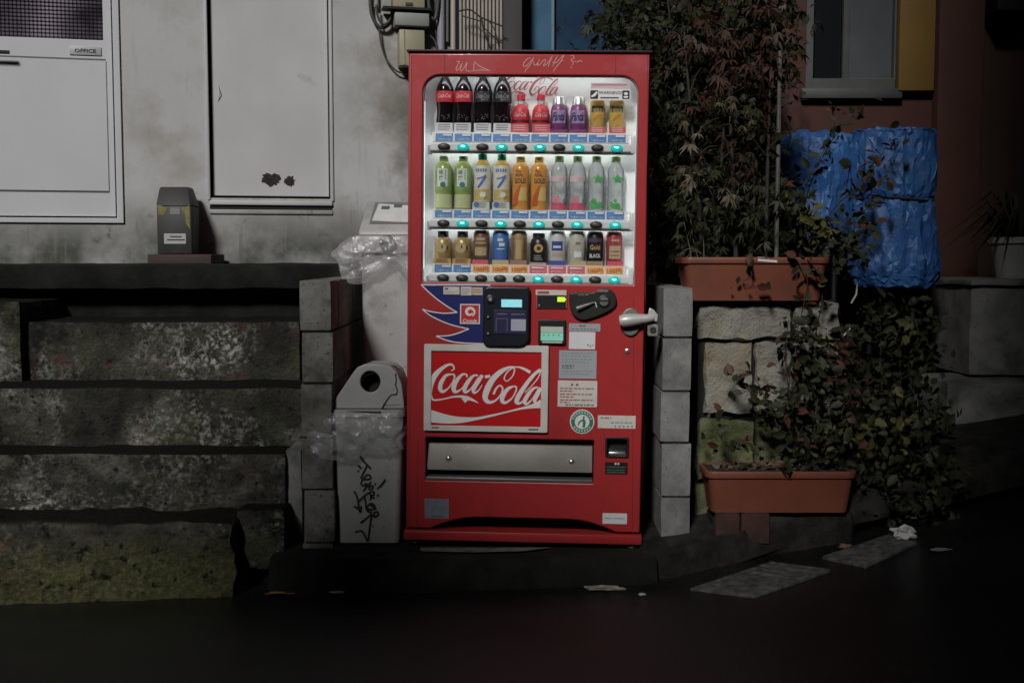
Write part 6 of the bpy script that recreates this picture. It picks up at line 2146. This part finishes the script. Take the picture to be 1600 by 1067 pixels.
leaves('foliage', LG, clumps(rn, [(1035, 110, 1.2, 55), (1045, 200, 1.15, 60), (1045, 300, 1.15, 60), (1050, 390, 1.1, 55), (1100, 160, 1.2, 50), (1100, 260, 1.2, 50), (1105, 350, 1.2, 50), (1030, 40, 1.25, 55), (1150, 200, 1.25, 50), (1150, 300, 1.25, 50), (1180, 80, 1.3, 50)], 2200, 0.045), ovate, 0.075, 42, ev)
# stake
mb = MB()
mb.tube([at(1213, 404, .21), at(1219, 80, .24)], 0.0085, 8)
tag(mb.build('garden_stake', mat('stake_grey', (0.10, 0.10, 0.095), 0.7, (0.06, 0.06, 0.055), 12)), 'grey garden stake standing in the upper planter', 'stake')
# dry grass at the lip of the upper planter
dg = empty('dry_grass', 'dry straw sticking out of the end of the upper planter', 'grass')
mb = MB()
for (L) in ([(1072, 404, .15), (1085, 392, .14), (1110, 404, .13)], [(1058, 400, .14), (1078, 388, .14), (1100, 398, .15)], [(1080, 402, .14), (1076, 380, .16), (1068, 345, .2)], [(1090, 402, .15), (1082, 370, .18), (1078, 330, .22)], [(1100, 402, .15), (1098, 360, .17), (1090, 300, .22)]):
    stem(mb, L, 0.0018, 0.0008, 4)
mb.build('blades', LD, dg)

# --- vine trailing from the upper planter over the stones
vn = empty('trailing_vine', 'reddish leafed vine trailing from the upper planter over the pale stones', 'vine')
mb = MB()
vp = []
for L in ([(1245, 405, .12), (1262, 440, .10), (1250, 500, .14), (1238, 545, .15)], [(1262, 405, .12), (1285, 450, .10), (1275, 520, .15), (1262, 580, .15)], [(1165, 405, .125), (1175, 430, .10), (1160, 440, .11)], [(1240, 540, .15), (1235, 580, .12), (1232, 620, .1)]):
    vp += stem(mb, L, 0.003, 0.0015, 5)
mb.build('stem', BARK, vn)
leaves('foliage', LR, [Vector(p) + Vector((rn.gauss(0, .03), rn.uniform(-.05, 0), rn.gauss(0, .02))) for p in vp if rn.random() < .6], ovate, 0.046, 5, vn)
leaves('foliage', LG, [Vector(p) + Vector((rn.gauss(0, .035), rn.uniform(-.04, .01), rn.gauss(0, .025))) for p in vp if rn.random() < .9], ovate, 0.044, 6, vn)

# --- climbing vine in front of the tarpaulin
cv = empty('climbing_vine', 'thin climbing vine with small leaves before the blue tarpaulin', 'vine')
mb = MB()
vp = []
for L in ([(1270, 410, .45), (1300, 330, .6), (1345, 290, .7), (1368, 260, .75), (1392, 215, .8)], [(1280, 410, .5), (1330, 350, .65), (1358, 320, .7), (1362, 280, .72)], [(1240, 400, .4), (1262, 300, .5), (1300, 220, .6), (1345, 170, .7)],
          [(1300, 400, .5), (1338, 380, .6), (1360, 350, .65)], [(1230, 330, .35), (1280, 250, .5), (1310, 180, .6)]):
    vp += stem(mb, L, 0.0035, 0.0015, 5)
mb.build('stem', BARK, cv)
leaves('foliage', LG, [Vector(p) + Vector((rn.gauss(0, .03), rn.uniform(-.06, .02), rn.gauss(0, .03))) for p in vp for _ in range(3)], ovate, 0.05, 7, cv)
leaves('foliage', LR, [Vector(p) + Vector((rn.gauss(0, .03), rn.uniform(-.06, .02), rn.gauss(0, .03))) for p in vp if rn.random() < .8], ovate, 0.045, 8, cv)

# --- green bush against the yellow-green corner of the upper planter
hb_ = empty('green_bush', 'low green bush behind the upper planter below the tarpaulin', 'bush')
mb = MB()
for k in range(7):
    stem(mb, [(1230 + k * 12, 410, .42), (1228 + k * 13, 370, .42), (1222 + k * 15, 330, .4)], 0.004, 0.0015, 5)
mb.build('stem', BARK, hb_)
leaves('foliage', LY, clumps(rn, [(1250, 360, .38, 32), (1235, 330, .4, 22), (1290, 380, .4, 28)], 140, 0.025), ovate, 0.05, 9, hb_)
leaves('foliage', LG, clumps(rn, [(1255, 370, .42, 40), (1310, 390, .45, 35), (1230, 300, .42, 30)], 260, 0.03), ovate, 0.05, 10, hb_)

# --- plant in the lower planter
lpn = empty('leafy_plant', 'sparse leafy plant with reddish leaves growing from the lower planter', 'plant')
mb = MB()
vp = []
for L in ([(1262, 735, .05), (1240, 650, .04), (1228, 570, .02), (1232, 500, .04)], [(1262, 735, .06), (1225, 690, .0), (1205, 640, -.02), (1180, 590, .0)], [(1270, 735, .06), (1275, 640, .05), (1290, 560, .08)],
          [(1280, 735, .06), (1310, 660, .05), (1330, 600, .08)], [(1205, 640, -.02), (1170, 610, .0), (1155, 585, .02)], [(1150, 735, .05), (1130, 690, .04), (1112, 660, .06)], [(1255, 735, .04), (1200, 700, 0), (1150, 690, .02)]):
    vp += stem(mb, L, 0.004, 0.0016, 5)
mb.build('stem', BARK, lpn)
leaves('foliage', LG, [Vector(p) + Vector((rn.gauss(0, .028), rn.uniform(-.05, .02), rn.gauss(0, .025))) for p in vp for _ in range(2)], ovate, 0.05, 11, lpn)
leaves('foliage', LR, [Vector(p) + Vector((rn.gauss(0, .03), rn.uniform(-.06, .0), rn.gauss(0, .03))) for p in vp if rn.random() < .45], ovate, 0.048, 12, lpn)
leaves('foliage', LG, clumps(rn, [(1265, 620, .1, 45), (1290, 690, .08, 42), (1300, 570, .12, 40), (1245, 690, .06, 30), (1225, 640, .04, 30), (1255, 520, .1, 28)], 460, 0.03), ovate, 0.048, 13, lpn)
leaves('foliage', LY, clumps(rn, [(1285, 660, .05, 45), (1330, 680, .05, 25)], 40, 0.03), ovate, 0.045, 14, lpn)
dg = empty('dry_grass', 'dry straw and dead leaves lying in the lower planter', 'grass')
mb = MB()
for L in ([(1168, 735, .0), (1200, 722, .0), (1232, 714, .02)], [(1150, 738, .02), (1155, 720, .02), (1150, 700, .03)], [(1180, 734, .02), (1215, 728, .01), (1240, 732, .02)], [(1130, 736, .0), (1150, 728, .0), (1176, 732, .02)]):
    stem(mb, L, 0.002, 0.001, 4)
mb.build('blades', LD, dg)
leaves('dead_leaf', LD, [at(rn.uniform(1120, 1250), rn.uniform(728, 738), rn.uniform(.0, .12)) for _ in range(60)], ovate, 0.03, 15, dg, Vector((0, -.5, .8)))

# --- big bush right of the lower planter
bb = empty('leafy_bush', 'dense dark green bush beyond the lower planter spilling over the pavement', 'bush')
mb = MB()
for (a, t, b_) in ((1380, 500, 820), (1350, 560, 815), (1410, 540, 815), (1440, 600, 815), (1330, 520, 815), (1460, 660, 812)):
    stem(mb, [(a + 10, b_, .3), (a, (b_ + t) / 2, .25), (a - 5, t, .28)], 0.006, 0.002, 5)
mb.build('stem', BARK, bb)
bl = [(1395, 520, .35, 48), (1440, 540, .38, 40), (1350, 550, .32, 45), (1410, 600, .28, 60), (1345, 630, .25, 50), (1440, 660, .25, 50), (1390, 690, .2, 55), (1430, 750, .12, 55), (1460, 720, .2, 40), (1400, 790, .1, 40), (1450, 800, .1, 35), (1350, 730, .15, 35)]
leaves('foliage', LG, clumps(rn, bl, 1000, 0.03), ovate, 0.050, 16, bb)
leaves('foliage', LG, clumps(rn, bl, 600, 0.03), ovate, 0.032, 161, bb)
leaves('foliage', LY, clumps(rn, [(1400, 505, .25, 30), (1440, 680, .12, 45), (1430, 770, .02, 40), (1380, 600, .15, 40), (1330, 640, .15, 30)], 90, 0.03), ovate, 0.046, 17, bb)
leaves('foliage', LR, clumps(rn, [(1320, 600, .12, 30), (1290, 540, .14, 30), (1310, 680, .1, 25)], 45, 0.03), ovate, 0.046, 18, bb)

# --- white pot with spiky plant (far right)
YW = 1.2
pot = empty('flower_pot', 'white flower pot on the concrete retaining wall at the far edge', 'flower pot')
pc = at(1592, 437, YW)
MB().lathe([(0.10, 0.0), (0.12, 0.10), (0.135, 0.17), (0.145, 0.172), (0.145, 0.2), (0.13, 0.2), (0.12, 0.17)], 28, tuple(pc)).build('pot', mat('pot_white', (0.40, 0.40, 0.38), 0.5, (0.32, 0.32, 0.30), 8), pot)
MB().lathe([(0.118, 0.165), (0.06, 0.175), (0.001, 0.178)], 20, tuple(pc)).build('soil', SOIL, pot)
spk = empty('spiky_plant', 'spiky narrow leafed plant in the white pot', 'plant')
mb = MB()
for k in range(90):
    a = rn.uniform(0, 6.28)
    L = rn.uniform(.18, .40)
    d = Vector((math.cos(a), math.sin(a), 0))
    c0 = pc + Vector((0, 0, .17)) + d * rn.uniform(0, .05)
    up_ = rn.uniform(.2, 1.0)
    c1 = c0 + d * L * .5 * (1.2 - up_ * .5) + Vector((0, 0, L * .55 * up_ + .04))
    c2 = c0 + d * L * (1.3 - up_ * .5) + Vector((0, 0, L * (.7 * up_ - .35)))
    s_ = Vector((-d.y, d.x, 0)) * 0.009
    mb.add([c0 - s_ * .6, c0 + s_ * .6, c1 + s_, c2, c1 - s_], [(0, 1, 2, 4), (4, 2, 3)])
mb.build('foliage', LG, spk, normals=False)['kind'] = 'stuff'

# ================================================================== BLUE TARPAULIN
TARP = mat('tarp_blue', (0.028, 0.10, 0.30), 0.40, (0.045, 0.145, 0.37), 5, bump=0.5, bscale=16, bdist=0.02, layers=(((0.09, 0.14, 0.24), 7, 0.55, 0.75),))


def tarp(root, cx_px, Y, prof, ry, seed, seg=70, fold=0.08):
    """gathered sheet around something: prof = (py, half-width px)"""
    prof = spline(prof, n=3)
    rn_ = random.Random(seed)
    V_, F_ = [], []
    for (py, hw) in prof:
        for k in range(seg):
            a = 2 * math.pi * (k + rn_.uniform(-.38, .38)) / seg
            f_ = noise.noise(Vector((math.cos(a) * 2.6, math.sin(a) * 2.6, seed + py * 0.008)))
            h_ = abs(noise.noise(Vector((math.cos(a) * 5.5, math.sin(a) * 5.5, seed + py * 0.006))))
            s_ = 1.0 + 0.10 * f_ - 0.16 * (0.3 - min(h_, 0.3)) + rn_.uniform(-.035, .035)
            c = at(cx_px, py, Y)
            hx = hw / FPX * (Y - CAM.y)
            V_.append((c.x + hx * s_ * math.cos(a), Y + hx * ry * s_ * math.sin(a), c.z + 0.012 * f_ + rn_.uniform(-.008, .008)))
    n_ = len(prof)
    for i in range(n_ - 1):
        for k in range(seg):
            p_ = (i * seg + k, i * seg + (k + 1) % seg, (i + 1) * seg + (k + 1) % seg, (i + 1) * seg + k)
            if rn_.random() < 0.5:
                F_ += [(p_[0], p_[1], p_[2]), (p_[0], p_[2], p_[3])]
            else:
                F_ += [(p_[0], p_[1], p_[3]), (p_[1], p_[2], p_[3])]
    F_.append(tuple(range(seg)))
    F_.append(tuple((n_ - 1) * seg + k for k in range(seg)))
    return MB().add(V_, F_).build('cover', TARP, root, ang=17)


tp = empty('tarpaulin', 'bright blue tarpaulin bundle tied with rope at its waist', 'tarpaulin', 'blue tarpaulins')
tarp(tp, 1397, 1.05, [(205, 36), (206.5, 58), (211, 62), (245, 63), (280, 63), (304, 60), (312, 55), (320, 60), (345, 64), (385, 66), (415, 70), (434, 66), (446, 60)], 0.8, 3.0)
mb = MB()
P = [at(1397, 312, 1.05) + Vector((0.164 * math.cos(a), 0.133 * math.sin(a), 0.008 * math.sin(a * 2))) for a in [2 * math.pi * k / 40 for k in range(41)]]
mb.tube(P, 0.006, 6)
mb.build('rope', mat('dark_rope', (0.02, 0.02, 0.025), 0.8), tp)
c = at(1397, 440, 1.05)
for dx in (-0.1, 0.1):
    MB().tube([(c.x + dx, 1.08, c.z + 0.02), (c.x + dx, 1.08, 0.1)], 0.014, 8).build('leg', MATS['black_metal'], tp)
tp2 = empty('tarpaulin', 'shaded blue tarpaulin bundle half hidden behind the shrub', 'tarpaulin', 'blue tarpaulins')
tarp(tp2, 1278, 1.15, [(208, 20), (213, 48), (228, 58), (262, 58), (300, 50), (340, 56), (375, 50), (392, 25)], 0.7, 9.0)
c = at(1278, 385, 1.15)
for dx in (-0.08, 0.08):
    MB().tube([(c.x + dx, 1.15, c.z + 0.03), (c.x + dx, 1.15, 0.1)], 0.014, 8).build('leg', MATS['black_metal'], tp2)
# pale sticks beside the wall
mb = MB().tube([at(1313, 530, .3), at(1329, 513, .3)], 0.0035, 6)
tag(mb.build('pale_stick', mat('stick_pale', (0.40, 0.38, 0.34), 0.7)), 'short pale stick leaning beside the stone wall', 'stick')
mb = MB().tube([at(1330, 474, .5), at(1338, 460, .5), at(1341, 430, .5)], [0.004, 0.004, 0.002], 6)
tag(mb.build('pale_stick', MATS['stick_pale']), 'thin upright stick below the blue tarpaulin', 'stick')
# folded white note on the upper planter
a = at(1184, 408, .128)
mb = MB().hexa([a + Vector(q) for q in ((0, 0, 0), (.075, 0, -.006), (.075, .02, -.006), (0, .02, 0), (0.002, .004, .016), (.073, .004, .012), (.073, .02, .012), (.002, .02, .016))])
tag(mb.build('white_card', mat('card_note', (0.50, 0.50, 0.50), 0.6)), 'small white card lying on the rim of the upper planter', 'card')

# ================================================================== LITTER
def crumple(name, label, c, sx_, sy_, sz_, m, seed, cat='litter'):
    bm = bmesh.new()
    bmesh.ops.create_icosphere(bm, subdivisions=3, radius=1)
    for v in bm.verts:
        k = 1 + 0.55 * noise.noise(v.co * 1.6 + Vector((seed, 0, 0))) + 0.35 * noise.noise(v.co * 4 + Vector((0, seed, 0)))
        v.co = Vector((v.co.x * sx_ * k, v.co.y * sy_ * k, v.co.z * sz_ * k))
    me = bpy.data.meshes.new(name)
    bm.to_mesh(me)
    bm.free()
    o = link(name, me, m)
    o.location = c
    return tag(o, label, cat)


PAPER = mat('paper_white', (0.55, 0.55, 0.55), 0.7, (0.42, 0.42, 0.41), 30)
crumple('crumpled_tissue', 'crumpled white tissue on the gutter slab', gpt(1412, 832, 0.02), 0.045, 0.03, 0.024, PAPER, 3)
crumple('crumpled_wrapper', 'flattened pale wrapper at the foot of the kerb', gpt(945, 918, 0.006), 0.060, 0.020, 0.008, mat('wrapper', (0.40, 0.37, 0.33), 0.5, (0.20, 0.18, 0.16), 30), 7)
crumple('paper_scrap', 'small white paper scrap on the road under the bins', gpt(528, 924, 0.004), 0.026, 0.012, 0.004, PAPER, 11)
crumple('paper_scrap', 'tiny pale scrap near the corner of the kerb', gpt(1003, 928, 0.004), 0.012, 0.008, 0.004, PAPER, 15)
crumple('paper_scrap', 'brown paper shred on the edge of the gutter slab', gpt(1320, 853, 0.010), 0.022, 0.014, 0.008, mat('brown_paper', (0.16, 0.09, 0.06), 0.7), 19)
crumple('paper_scrap', 'flat pale shred on the road past the tissue', gpt(1470, 858, 0.006), 0.03, 0.012, 0.004, mat('grey_paper', (0.25, 0.25, 0.25), 0.7), 23)
c = gpt(432, 928, 0.006)
mb = MB().add([c + Vector(q) for q in ((-.045, 0, 0), (-.02, -.014, .006), (.015, -.014, .008), (.042, 0, .003), (.015, .014, .008), (-.02, .014, .006))], [(0, 1, 5), (1, 2, 4, 5), (2, 3, 4)])
mb.tube([c + Vector((.04, 0, .003)), c + Vector((.066, .002, .003))], 0.0012, 4)
tag(mb.build('fallen_leaf', mat('leaf_amber', (0.42, 0.22, 0.05), 0.6, (0.30, 0.14, 0.03), 40), normals=False), 'yellow fallen leaf on the road before the steps', 'leaf')
